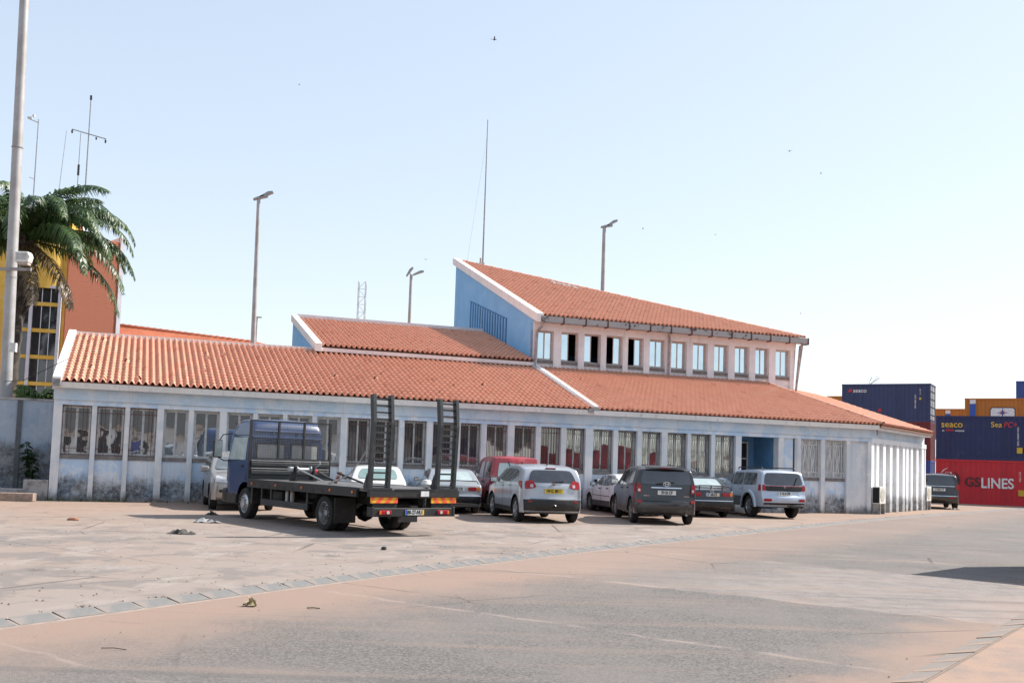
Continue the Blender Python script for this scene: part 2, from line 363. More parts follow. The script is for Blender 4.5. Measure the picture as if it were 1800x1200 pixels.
# road sheet between the kerbs, extended under them
pr = [(-30, -35), (-13, -5.5), (-8.5, 3.1), (-4.9, 9.7), (-2.4, 14.2), (1, 19.75), (5.9, 27.2), (11.8, 35.9), (18.6, 45.3), (28.5, 57.8), (52, 86.3), (62, 86), (26.3, 39.1), (6.1, 11.4), (3.6, 8), (-22, -27.8)]
tag(MB().add([(x, y, RZ) for x, y in pr], [tuple(range(len(pr)))]).obj('road', ROAD), kind='structure')
KERB = mat('grey_kerb_stone', (.155, .154, .151), .9, c2=(.25, .205, .18), sc=2.6, bump=.3, lo=.38, hi=.66)
def kerb_line(P, side, w, parent, zin=.012, zout=RZ+.015, KERB=KERB):
    """individual sloped kerb stones; side = +1 road lies to the right of travel"""
    base = {}
    for i in range(len(P)-1):
        a = Vector(P[i]); b = Vector(P[i+1]); L = (b-a).length; d = (b-a)/L; nrm = Vector((d.y, -d.x))*side
        key = round(L, 1)
        c = (a+b)/2
        if c.y < 5 or c.y > 62: continue
        if key not in base:
            g = .013
            base[key] = MB().hexa([(-L/2+g, 0, -.2), (L/2-g, 0, -.2), (L/2-g, w, -.2), (-L/2+g, w, -.2), (-L/2+g, 0, zin), (L/2-g, 0, zin), (L/2-g, w, zout), (-L/2+g, w, zout)]).mesh('kerb_stone')
            base[key].materials.append(KERB)
        o = link('kerb_stone', base[key], KERB, parent, 0); o.location = (c.x, c.y, random.uniform(-.002, .004))
        o.rotation_euler = (random.uniform(-.008, .008), random.uniform(-.004, .004), atan2(d.y, d.x)+random.uniform(-.008, .008))
        if side > 0: o.scale = (1, -1, 1)
kb = MB(); 
def kerb_bed(P, side, w, name):
    m = MB(); A = []
    for i, p in enumerate(P):
        q0 = Vector(P[max(i-1, 0)]); q1 = Vector(P[min(i+1, len(P)-1)]); d = (q1-q0).normalized(); nr = Vector((d.y, -d.x))*side
        A.append([(p[0]-nr.x*.02, p[1]-nr.y*.02, .005), (p[0]+nr.x*w, p[1]+nr.y*w, RZ+.011), (p[0]+nr.x*(w+.05), p[1]+nr.y*(w+.05), RZ-.012)])
    o = m.grid(A).obj(name, mat('sandy_mortar', (.265, .215, .185), .95, c2=(.22, .175, .15)))
    return tag(o, kind='structure')
k1o = kerb_bed(K1s, 1, .20, 'kerb'); kerb_line(K1s, 1, .20, k1o)
K2s = resample(K2, .6)
pav = [(x, y) for x, y in K2s]+[(120, 86), (120, -27.5)]
tag(MB().add([(x, y, 0) for x, y in pav], [tuple(range(len(pav)))]).obj('pavement', mat('red_dusty_paving', (.31, .205, .152), .95, c2=(.235, .175, .145), sc=1.4, bump=.3, bsc=30, lo=.42, hi=.62)), kind='structure')
k2o = kerb_bed(K2s, -1, .24, 'kerb'); kerb_line(K2s, -1, .24, k2o, KERB=mat('sand_covered_kerb_stone', (.20, .18, .165), .92, c2=(.30, .21, .16), sc=1.8, bump=.3, lo=.36, hi=.58))

# ================================================================ MAIN BUILDING (local frame: x along facade, y into building)
BO = (-13.967, 31.26, 0); BA = radians(20.3465)
bld = new_empty('port_building', BO, BA, 'long single-storey pale blue building with orange tiled roofs and an upper floor', 'building')
BAYS = [(.24, 1.09, 'R'), (1.23, 2.05, 'R'), (2.19, 3.0, 'R'), (3.2, 3.95, 'N'), (4.11, 4.91, 'N'), (5.13, 5.95, 'N'), (6.10, 6.91, 'N'), (7.05, 7.87, 'N'), (8.02, 8.83, 'N'),
        (9.05, 9.85, 'B'), (10.0, 10.83, 'B'), (11.01, 11.82, 'B'), (12.03, 12.82, 'B'), (13.03, 13.80, 'B'), (14.0, 14.80, 'B'), (15.05, 15.88, 'B'), (16.07, 16.86, 'B'), (17.06, 17.83, 'O'),
        (18.13, 18.96, 'O'), (19.15, 19.95, 'O'), (20.14, 20.98, 'O'), (21.22, 22.08, 'O'), (22.23, 23.12, 'O'), (23.29, 24.21, 'O'), (24.47, 26.17, 'D'), (26.41, 27.05, 'P'),
        (27.23, 28.19, 'W'), (28.38, 29.43, 'W'), (29.61, 30.48, 'S')]
ZT, ZS = 2.93, 1.40
prev = 0
for ua, ub, t in BAYS:
    box('column', W_COL, bld, prev, ua, 0 if prev else -.003, .34, 0, ZT-.002); prev = ub
box('column', W_COL, bld, prev, 30.66, 0, .34, 0, ZT-.002)
box('lintel_beam', W_BLUE, bld, 0, 30.66, -.006, .36, ZT, 3.08)
MB().hexa([(-.02, -.07, 3.08), (30.70, -.07, 3.08), (30.66, .5, 3.08), (0, .5, 3.08), (-.02, -.05, 3.44), (30.70, -.05, 3.44), (30.66, .5, 3.44), (0, .5, 3.44)]).obj('frieze', W_BAND, bld)
MB().hexa([(-.03, -.30, 3.43), (30.78, -.30, 3.43), (30.6, .6, 3.43), (-.03, .6, 3.43), (-.03, -.36, 3.605), (30.80, -.36, 3.605), (30.6, .6, 3.605), (-.03, .6, 3.605)]).obj('fascia', W_FASC, bld)
def grille(m, ua, ub, z0, z1, v, style):
    r = .008; w = ub-ua
    if style == 'O' or style == 'W':
        f = MB()
        for z in (z0+.02, z0+.22, z1-.22, z1-.02): f.bar((ua, v, z), (ub, v, z), .014, .014)
        nb = 8
        for i in range(nb+1):
            x = ua+.015+(w-.03)*i/nb
            if i in (0, nb//2, nb) or style == 'W' and i in (1, nb-1): f.bar((x, v, z0), (x, v, z1), .014 if style == 'O' else .024, .014)
            else:
                # wavy wrought bars with lozenge swelling
                s = 1 if i % 2 else -1; pts = []
                for k in range(11):
                    t = k/10; z = z0+.22+(z1-z0-.44)*t
                    pts.append((x+s*w*.045*sin(t*pi*2)*abs(sin(t*pi)), v, z))
                f.tube(pts, .0085 if style == 'O' else .013, 4, False)
        for zc in (z0+.12, z1-.12):
            for i in range(nb):
                x = ua+.015+(w-.03)*(i+.5)/nb
                f.tube([(x+.04*cos(a*pi/4), v, zc+.07*sin(a*pi/4)) for a in range(9)], .0065, 4, False)
        for i in (2, 6):
            x = ua+.015+(w-.03)*i/nb; zc = (z0+z1)/2
            f.tube([(x+.055*cos(a*pi/4), v, zc+.16*sin(a*pi/4)) for a in range(9)], .007, 4, False)
        return f
    f = MB()
    for z in (z0+.015, z0+.2, z1-.2, z1-.015): f.bar((ua, v, z), (ub, v, z), .014, .018)
    n = 7
    for i in range(n+1):
        if style == 'R' and i in (3, 4): continue
        x = ua+.012+(w-.024)*i/n; f.bar((x, v, z0), (x, v, z1), .013, .013)
    return f
def window(ua, ub, z0, z1, v, style, open_side=None, glass=GL_LOW, fm=ALU, parent=bld):
    fr = MB(); t = .05
    fr.box(ua, ub, v, v+.07, z0, z0+t); fr.box(ua, ub, v, v+.07, z1-t, z1); fr.box(ua, ua+t, v, v+.07, z0+t, z1-t); fr.box(ub-t, ub, v, v+.07, z0+t, z1-t)
    root = fr.obj('window', fm, parent)
    um = (ua+ub)/2
    for s, (a, b) in enumerate(((ua+t, um), (um, ub-t))):
        if open_side == s: continue
        vv = v+.018+.018*s; st = .032
        sh = MB(); sh.box(a, b, vv, vv+.022, z0+t, z0+t+st); sh.box(a, b, vv, vv+.022, z1-t-st, z1-t); sh.box(a, a+st, vv, vv+.022, z0+t+st, z1-t-st); sh.box(b-st, b, vv, vv+.022, z0+t+st, z1-t-st)
        sh.obj('sash', fm, root)
        tz, tu = random.uniform(-.004, .004), random.uniform(-.004, .004)
        y0 = vv+.012
        MB().add([(a+st, y0-tz-tu, z0+t+st), (b-st, y0-tz+tu, z0+t+st), (b-st, y0+tz+tu, z1-t-st), (a+st, y0+tz-tu, z1-t-st)], [(0, 1, 2, 3)]).obj('pane', glass, root)
    if style in 'RBOW':
        gm = {'R': GRILLE_R, 'B': GRILLE_R, 'O': GRILLE_D, 'W': GRILLE_W}[style]
        grille(None, ua+.01, ub-.01, z0+.005, z1-.005, v-.05, style).obj('grille', gm, root)
    return root
for ua, ub, t in BAYS:
    if t in 'RNBOW':
        box('spandrel', W_BLUE, bld, ua, ub, .13, .33, 0, 1.28)
        window(ua, ub, ZS, ZT, .20, t, None, {'R': GL_WAVY, 'B': GL_DIM, 'O': GL_MID}.get(t, GL_LOW))
        box('window_sill', SILL, bld, ua, ub, .10, .30, 1.28, 1.398)
    elif t == 'S': box('blank_panel', W_COL, bld, ua, ub, .12, .3, 0, ZT-.002)
    elif t == 'P':
        box('blank_panel', W_BLUE, bld, ua, ub-.14, .10, .3, 0, ZT-.002)
        box('door_post', GRILLE_D, bld, ub-.14, ub-.06, .12, .2, 0, ZT-.01); box('jamb', W_COL, bld, ub-.06, ub, .05, .3, 0, ZT-.002)
    elif t == 'D':
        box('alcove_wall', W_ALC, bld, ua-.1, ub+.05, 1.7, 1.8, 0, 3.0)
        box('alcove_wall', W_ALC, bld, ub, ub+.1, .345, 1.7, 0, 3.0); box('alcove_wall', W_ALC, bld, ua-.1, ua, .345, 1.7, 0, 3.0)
        box('alcove_ceiling', W_COL, bld, ua-.1, ub+.1, .37, 1.8, 3.0, 3.05)
        d = box('door', DARK, bld, 25.0, 25.75, 1.62, 1.69, 0, 2.7)
        MB().box(24.94, 25.0, 1.58, 1.69, 0, 2.76).box(25.75, 25.81, 1.58, 1.69, 0, 2.76).box(25.0, 25.75, 1.58, 1.69, 2.7, 2.76).box(25.0, 25.75, 1.6, 1.64, 2.05, 2.11).obj('door_frame', ALU, d)
        box('door_step', CONC, bld, ua, ub, .0, 1.6, 0, .12)
# left gable wall, rear walls
MB().prism([(.34, 0), (6.1, 0), (6.1, 5.55), (.34, 3.62)], 'x', 0.002, .2).obj('side_wall', W_BLUE, bld)
box('rear_wall', W_BLUE, bld, .2, 17.8, 6.0, 6.12, 0, 5.4)
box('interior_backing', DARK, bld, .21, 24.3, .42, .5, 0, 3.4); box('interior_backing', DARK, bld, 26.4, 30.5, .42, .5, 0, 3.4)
# end wall (turned 33.95 degrees), fins and sills
EA = radians(33.95); ex, ey = cos(EA), sin(EA); nx, ny = ey, -ex
def E(e, d, z): return (30.66+ex*e+nx*d, ex*0+ey*e+ny*d, z)
def ebox(name, m, e0, e1, d0, d1, z0, z1, m2=None):
    return MB().hexa([E(e0, d1, z0), E(e1, d1, z0), E(e1, d0, z0), E(e0, d0, z0), E(e0, d1, z1), E(e1, d1, z1), E(e1, d0, z1), E(e0, d0, z1)]).obj(name, m, bld)
ebox('end_wall', W_END, .05, 8.72, -.50, -.34, 0, 3.46)
ebox('end_return_wall', W_END, 8.56, 8.715, -9, -.505, 0, 3.44)
ebox('end_beam', W_END, -.02, 8.76, -.34, .02, 2.9, 3.10)
ebox('end_frieze', W_BAND, .03, 8.70, -.34, -.06, 3.10, 3.47)
ebox('end_fascia', W_FASC, -.06, 8.32, -.34, .33, 3.44, 3.604)
FINS = (.02, .72, 1.68, 2.70, 3.72, 4.72, 5.30, 6.06, 7.05, 8.0)
for e in FINS: ebox('fin', W_END, e, e+.36, -.34, 0, 0, 2.9)
ebox('fin', W_END, 8.55, 8.72, -.34, 0, 0, 2.9)
for e0, e1 in ((1.08, 1.68), (2.04, 2.70), (3.06, 3.72), (5.66, 6.06), (6.42, 7.05), (7.41, 8.0)):
    ebox('spandrel', W_END, e0, e1, -.34, -.20, 0, 1.25); ebox('window_sill', COPING, e0, e1, -.34, -.12, 1.25, 1.32)
    if e1-e0 > .3: ebox('window_pane', GL_LOW, e0, e1, -.335, -.31, 1.32, 2.9)
# ---- roofs
def slab(name, pts, m, th=.08, parent=bld):
    n = len(pts); vs = [(*p[:2], p[2]) for p in pts]+[(*p[:2], p[2]-th) for p in pts]
    return MB().add(vs, [tuple(range(n)), tuple(range(2*n-1, n-1, -1))]+[(i, i+n, (i+1) % n+n, (i+1) % n) for i in range(n)]).obj(name, m, parent)
TW, TL, TX = .205, .43, .375
def tile_shape(seed=0):
    prof = [(0, .006), (.035, 0), (.075, .004), (.090, .046), (.116, .088), (.150, .096), (.182, .062), (TW+.006, .010)]
    lift = .031; vs = []; n = len(prof)
    for y, dz in ((0, lift), (TL, .004)):
        for x, z in prof: vs.append((x, y, z+dz))
    for x, z in prof: vs.append((x, 0.004, max(z+lift-.018, -.01)))
    fs = [(i, i+1, n+i+1, n+i) for i in range(n-1)]+[(2*n+i, 2*n+i+1, i+1, i) for i in range(n-1)]
    return vs, fs
TVS, TFS = tile_shape()
tile_me = MB().add(TVS, TFS).mesh('tile', True, False, 50); tile_me.materials.append(TILE)
BM = Matrix.Translation(BO) @ Matrix.Rotation(BA, 4, 'Z')
def inside(p, poly):
    c = False; j = len(poly)-1
    for i in range(len(poly)):
        if (poly[i][1] > p[1]) != (poly[j][1] > p[1]) and p[0] < (poly[j][0]-poly[i][0])*(p[1]-poly[i][1])/(poly[j][1]-poly[i][1])+poly[i][0]: c = not c
        j = i
    return c
ALLT = []
def lay_tiles(roof, o3, a, k, poly):
    """o3: eave origin; a: unit plan vector along eave (b = left normal, uphill); k: slope; poly in (along, uphill) plan metres"""
    a = Vector((*a, 0)); b = Vector((-a.y, a.x, 0)); sl = sqrt(1+k*k)
    up = (b+Vector((0, 0, k)))/sl; nr = a.cross(up).normalized(); o3 = Vector(o3)
    xs = [p[0] for p in poly]; ys = [p[1] for p in poly]
    nc = int((max(xs)-min(xs))/TW)+1; nr_ = int((max(ys)-min(ys))*sl/TX)+1
    for r in range(nr_):
        for c in range(nc):
            A = min(xs)+c*TW; B = (r*TX)/sl+min(ys)
            if not inside((A+TW/2, B+TX*.5/sl), poly): continue
            P = o3+a*A+up*(B*sl)+nr*(.015+random.uniform(-.002, .002))
            M = Matrix(((a.x, up.x, nr.x, P.x), (a.y, up.y, nr.y, P.y), (a.z, up.z, nr.z, P.z), (0, 0, 0, 1))) @ Matrix.Rotation(random.gauss(0, .007 if random.random() > .03 else .06), 4, 'Z')
            ALLT.append(((BM @ P-Vector((0, 0, 1.62))).length, roof, M))
UNDER = mat('dark_roof_batten', (.16, .07, .045), .9)
zl = lambda v: 3.60+.327*(v+.42)
rl = slab('roof', [(.18, -.30, zl(-.30)), (17.9, -.30, zl(-.30)), (17.9, 6.0, zl(6.0)), (.18, 6.0, zl(6.0))], UNDER)
lay_tiles(rl, (0, -.42, zl(-.42)), (1, 0), .327, [(.20, 0), (17.74, 0), (17.74, 6.36), (.20, 6.36)])
rr = slab('roof', [(18.1, -.30, zl(-.30)), (30.78, -.30, zl(-.30)), (29.1, 5.6, zl(5.6)), (18.1, 5.6, zl(5.6))], UNDER)
lay_tiles(rr, (0, -.42, zl(-.42)), (1, 0), .327, [(18.12, 0), (30.80, 0), (29.05, 6.0), (18.12, 6.0)])
c1 = (30.787, -.42); c2 = (37.755, 4.27)
def to_ab(p): dx, dy = p[0]-c1[0], p[1]-c1[1]; return (dx*ex+dy*ey, -dx*ey+dy*ex)
def fz(p): return 3.60+.327*to_ab(p)[1]
re = slab('roof', [(*p, fz(p)-.005) for p in (c1, c2, (35.5, 9.3), (29.1, 5.6))], UNDER)
lay_tiles(re, (*c1, 3.60), (ex, ey), .327, [to_ab(p) for p in (c1, c2, (35.5, 9.3), (29.1, 5.6))])
slab('roof', [(*c2, fz(c2)-.01), (39.5, 12, 3.6), (37, 14.5, fz((35.5, 9.3))), (35.5, 9.3, fz((35.5, 9.3))-.01)], TILE)
slab('roof', [(29.1, 5.7, 5.5), (35.5, 9.35, 5.5), (37, 14.5, 5.5), (29, 14.5, 5.5)], UNDER)
zm = lambda v: 5.84+.285*(v-5.45)
rm = slab('roof', [(8.93, 5.5, zm(5.5)), (17.86, 5.5, zm(5.5)), (17.86, 12.1, zm(12.1)), (8.93, 12.1, zm(12.1))], UNDER)
lay_tiles(rm, (0, 5.45, zm(5.45)), (1, 0), .285, [(9.0, 0), (17.8, 0), (17.8, 6.6), (9.0, 6.6)])
zu = lambda v: 7.74+.365*(v-5.2)
ru = slab('roof', [(18.0, 5.25, zu(5.25)), (31.15, 5.25, zu(5.25)), (18.0, 17.2, zu(17.2))], UNDER)
lay_tiles(ru, (0, 5.2, zu(5.2)), (1, 0), .365, [(18.05, 0), (31.3, 0), (18.05, 12.1)])
slab('roof', [(31.15, 5.3, zu(5.25)-.02), (32.5, 17.4, 7.7), (18.0, 17.25, zu(17.2)-.02)], TILE)
ALLT.sort(key=lambda q: q[0])
rest = {}
for i, (d, roof, M) in enumerate(ALLT):
    if i < 300:
        o = link('tile', tile_me, TILE, roof); o.matrix_local = M
    else:
        vs = [M @ Vector(v) for v in TVS]; rest.setdefault(roof.name, (roof, MB()))[1].add(vs, TFS, random.random())
for roof, mb in rest.values():
    tag(mb.obj('roof_tiles', TILE, roof, True, fixn=False, angle=50), kind='stuff')
# ridge and hip caps, one by one
capv = MB(); P = []
for y, r in ((0, .125), (.06, .135), (.40, .105)):
    P.append([(r*cos(a), y, r*.8*sin(a)) for a in [pi*j/8 for j in range(9)]])
capv.grid(P); cap_me = capv.mesh('ridge_tile', True, True); cap_me.materials.append(TILE)
def caps(roof, p, q, lift=.03, step=.34):
    p = Vector(p); q = Vector(q); L = (q-p).length; d = (q-p)/L; n = int(L/step)
    side = d.cross(Vector((0, 0, 1))).normalized(); up = side.cross(d).normalized()
    for i in range(n):
        c = p+d*(i*L/n)+up*lift+side*random.gauss(0, .008)
        o = link('ridge_tile', cap_me, TILE, roof)
        o.matrix_local = Matrix(((side.x, d.x, up.x, c.x), (side.y, d.y, up.y, c.y), (side.z, d.z, up.z, c.z), (0, 0, 0, 1))) @ Matrix.Rotation(random.gauss(0, .02), 4, 'Z')
caps(ru, (31.2, 5.25, zu(5.25)), (18.1, 17.15, zu(17.15)))
caps(rr, (30.84, -.46, zl(-.42)+.02), (29.15, 5.5, zl(5.5)+.02), .05)
caps(re, (c2[0], c2[1], fz(c2)), (35.5, 9.3, fz((35.5, 9.3)))); caps(re, (35.5, 9.3, fz((35.5, 9.3))), (29.2, 5.62, fz((29.2, 5.62))))
# metal foil patch over broken ridge tiles
MB().grid([[(21.55+.24*i+.05*j, 13.45-.2*i-.28*j, zu(13.45-.2*i-.28*j)+.10+.03*((i+j) % 2)) for j in range(3)] for i in range(6)]).obj('foil_patch', mat('silver_foil', (.75, .76, .78), .35, .6), ru)
# copings, parapets
def rake(name, m, u0, u1, v0, z0, v1, z1, h, parent=bld, drop=.12):
    return MB().hexa([(u0, v0, z0-drop), (u1, v0, z0-drop), (u1, v1, z1-drop), (u0, v1, z1-drop), (u0, v0, z0+h), (u1, v0, z0+h), (u1, v1, z1+h), (u0, v1, z1+h)]).obj(name, m, parent, bevel=.012)
rake('verge_coping', COPING, -.06, .19, -.45, zl(-.45), 6.1, zl(6.1), .16, drop=.1)
box('coping_end', CONC, bld, -.07, .16, -.46, -.2, 3.46, zl(-.45)+.10)
box('ridge_parapet', COPING, bld, -.06, 8.9, 5.92, 6.14, 5.3, 5.83)
box('mid_wall', CONC, bld, 8.92, 17.8, 5.72, 5.95, 5.2, 5.68); MB().hexa([(8.78, 5.43, 5.66), (17.8, 5.43, 5.66), (17.8, 5.95, 5.66), (8.78, 5.95, 5.66), (8.78, 5.40, 5.80), (17.8, 5.40, 5.80), (17.8, 5.95, 5.80), (8.78, 5.95, 5.80)]).obj('mid_fascia', W_PINK, bld)
rake('verge_coping', COPING, 8.72, 8.98, 5.30, zm(5.30), 12.2, zm(12.2), .16, drop=.16)
MB().prism([(5.72, 5.2), (12.1, 5.2), (12.1, zm(12.1)-.12), (5.72, zm(5.72)-.1)], 'x', 8.80, 8.95).obj('gable_wall', W_GABLE, bld)
box('ridge_parapet', W_PINK, bld, 8.98, 17.83, 12.05, 12.25, 7.2, zm(12.1)+.20); box('rear_wall', W_PINK, bld, 8.9, 17.9, 12.12, 12.24, 0, 7.25)
# dividing rake wall between the lower roofs, with a pipe
rake('rake_parapet', COPING, 17.93, 18.1, -.46, zl(-.46), 5.75, zl(5.75), .17, drop=.14)
rake('rake_gutter', CONC, 17.74, 17.925, -.42, zl(-.42), 5.7, zl(5.7), .055, drop=.1)
MB().tube([(17.80, .9, zl(.9)+.13), (17.80, 5.3, zl(5.3)+.14), (17.84, 5.5, zl(5.5)+.25)], .045, 8).obj('roof_pipe', mat('grey_pvc', (.5, .5, .5), .35), bld, True)
box('parapet_end', CONC, bld, 17.90, 18.12, -.48, -.3, 3.58, zl(-.46)+.12)
# ---- upper storey
UV = 5.6
UW = [(18.05, 18.79), (19.14, 19.93), (20.21, 20.99), (21.25, 22.05), (22.29, 23.06), (23.35, 24.13), (24.42, 25.2), (25.51, 26.27), (26.60, 27.35), (27.68, 28.45), (28.77, 29.51), (29.86, 30.66)]
OPEN = {1: 1, 2: 1, 3: 0, 4: 0}
prev = 17.86
for i, (a, b) in enumerate(UW):
    box('column', W_PINK, bld, prev, a, UV, UV+.34, 5.2, 7.2); prev = b
box('column', W_PINK, bld, prev, 30.86, UV, UV+.34, 5.2, 7.2)
box('upper_beam', W_PINK, bld, 17.86, 30.9, UV-.012, UV+.36, 7.2, 7.56)
for i, (a, b) in enumerate(UW):
    window(a, b, 5.95, 7.2, UV+.17, 'N', OPEN.get(i), GL_UP, mat('pinkish_frame', (.50, .45, .43), .5) if i != 11 else ALU)
    box('spandrel', W_PINK, bld, a, b, UV+.12, UV+.3, 5.2, 5.82); box('window_sill', SILL, bld, a, b, UV+.06, UV+.3, 5.82, 5.945)
MB().add([(30.86, UV+.05, 5.0), (30.86, UV+8, 5.0), (31.0, UV+8, 7.6), (31.0, UV+.05, 7.6)], [(0, 1, 2, 3)]).obj('upper_side_wall', W_PINK, bld)
box('room_back', ROOMB, bld, 18.2, 30.7, 9.0, 9.1, 4.5, 6.6); box('room_back', DARK, bld, 18.2, 30.7, 9.0, 9.1, 6.6, 7.4); box('room_ceiling', DARK, bld, 18.1, 30.8, 5.97, 9.2, 7.3, 7.4); box('room_floor', DARK, bld, 18.1, 30.8, 5.97, 9.2, 5.0, 5.1)  # room surfaces coloured dark to stand for the unlit interior
box('rear_wall', W_PINK, bld, 17.9, 30.9, 16.9, 17.0, 0, 7.6)
MB().prism([(5.66, 4.6), (17.1, 4.6), (17.1, zu(17.1)-.1), (5.66, zu(5.66)-.12)], 'x', 17.86, 18.03).obj('gable_wall', W_GABLE, bld)
rake('verge_coping', COPING, 17.74, 18.06, 5.05, zu(5.05)-.02, 17.35, zu(17.35)-.02, .17, drop=.2)
vent = MB().prism([(8.95, 6.9), (14.4, 8.0), (14.4, 9.62), (8.95, 8.08)], 'x', 17.835, 17.87).obj('vent', mat('dark_blue_vent', (.05, .14, .30), .8), bld)
sm = MB().box(-.05, .0, -.06, .06, 0, 1).mesh('slat'); sm.materials.append(W_GABLE)
for i in range(15):
    v = 9.05+i*.372; z0 = 6.9+(v-8.95)*.2; z1 = 8.06+(v-8.95)*.284
    o = link('slat', sm, W_GABLE, vent); o.location = (17.83, v, z0); o.scale = (1, 1, z1-z0)
# gutter sections with straps
us = 17.95
for i in range(13):
    u1 = us+1.02
    g = MB(); prof = [(5.02, 7.49), (5.24, 7.47), (5.27, 7.72), (5.25, 7.72), (5.22, 7.50), (5.05, 7.51), (5.03, 7.73), (5.0, 7.73)]
    g.prism(prof, 'x', us+.006, u1-.006).obj('gutter', GUTTER, bld)
    MB().box(u1-.025, u1+.025, 4.985, 5.3, 7.44, 7.75).obj('gutter_strap', RUST, bld); us = u1
MB().prism([(5.24, 7.50), (5.62, 7.56), (5.62, 7.74), (5.24, 7.74)], 'x', 18.05, 31.1).obj('soffit', W_PINK, bld)
def pipe(pts, r=.05, m=PIPE): return MB().tube(pts, r, 8).obj('downpipe', m, bld, True)
pipe([(18.06, 5.15, 7.5), (18.06, 5.2, 7.3), (17.97, 5.48, 7.15), (17.92, 5.52, 5.8), (17.9, 5.52, 5.62)], .06)
pipe([(24.05, 5.15, 7.5), (24.05, 5.2, 7.38), (24.26, 5.5, 7.25), (24.26, 5.52, 5.55)], .055)
pipe([(31.1, 5.15, 7.5), (31.05, 5.4, 7.4), (30.93, 5.54, 5.1)], .055); pipe([(31.15, 5.35, 7.5), (31.02, 5.7, 5.0)], .035)
pipe([(30.9, -.05, 3.44), (30.9, -.05, 3.2)], .03)
# lot of cable on the lower right roof
MB().tube([(18.3, .4, zl(.4)+.10), (20, 1.0, zl(1)+.10), (24, 1.9, zl(1.9)+.1), (27.5, 3.2, zl(3.2)+.1), (29.6, 4.6, zl(4.6)+.22), (30.9, 5.5, 5.8)], .005, 5).obj('roof_cable', PIPE, bld)
# mast on roof
ma = new_empty('radio_mast', (0, 0, 0), 0, 'thin tall radio mast rising behind the top roof ridge', 'mast')
mb0 = BM @ Vector((19.1, 16.4, 11.5)); mh = 8.2
MB().tube([mb0, mb0+Vector((0, 0, mh))], [.05, .022], 8).obj('pole', STEEL, ma, True)
MB().tube([mb0+Vector((-.12, -.05, -.2)), mb0+Vector((-.12, -.05, .75))], .05, 6).obj('bracket', PIPE, ma); MB().box(mb0.x-.2, mb0.x+.1, mb0.y-.12, mb0.y+.02, mb0.z+.35, mb0.z+.5).obj('clamp', ALU, ma)
MB().tube([mb0+Vector((0, 0, mh*.9)), BM @ Vector((17.9, 15.5, 11.4))], .006, 4).obj('guy_wire', STEEL, ma)
# boundary wall on the left
bw = new_empty('boundary_wall', BO, BA, 'stained and shade-darkened blue-grey wall joining the left end of the building', 'wall')
W_OLD = m_wall('mould_and_shade_blue_wall', (.26, .33, .41), (.32, .38, .45), 1., 1.75, .15)  # high dark foot: mould, with deep shade painted in as well
box('wall', W_OLD, bw, -30, -.002, 1.3, 1.5, 0, 3.06); box('pilaster', mat('dark_stained_pilaster', (.10, .11, .12), .9), bw, -1.12, -.98, 1.25, 1.3, 0, 3.05); box('coping', CONC, bw, -30, -.004, 1.26, 1.54, 3.06, 3.12)
# AC units
def ac_unit(name, M, label, stand=True):
    e = new_empty(name, (0, 0, 0), 0, label, 'air conditioner', 'air conditioner units against the building'); e.matrix_world = M
    MB().box(0, .82, -.32, 0, .42, 1.12).obj('casing', WHITE, e, bevel=.02)
    MB().lathe([(.27, -.325), (.27, -.335), (.245, -.335), (.06, -.338), (0.0, -.338)], 'y', 24, (.36, 0, .78)).obj('fan_grille', mat('beige_fan_grille', (.46, .43, .36), .6), e, True)
    MB().box(-.006, 0, -.29, -.03, .46, 1.08).obj('side_intake', DARK, e)
    MB().box(.05, .12, -.32, 0, 0, .415).obj('stand', CONC, e); MB().box(.68, .75, -.32, 0, 0, .415).obj('stand', CONC, e)
    return e
eang = BA+EA
p0 = BM @ Vector(E(.05, .02, 0)); ac_unit('air_conditioner', Matrix.Translation(p0) @ Matrix.Rotation(eang, 4, 'Z'), 'white outdoor air conditioner unit at the building corner beside the white fins')
p0 = BM @ Vector(E(8.72, -.25, 0)); ac_unit('air_conditioner', Matrix.Translation(p0) @ Matrix.Rotation(eang, 4, 'Z'), 'white air conditioner unit at the far end of the fin wall, by the black SUV')
p0 = BM @ Vector((18.2, -.02, .02)); ac_unit('air_conditioner', Matrix.Translation(p0) @ Matrix.Rotation(BA, 4, 'Z'), 'old air conditioner unit behind the bonnet of the white saloon')
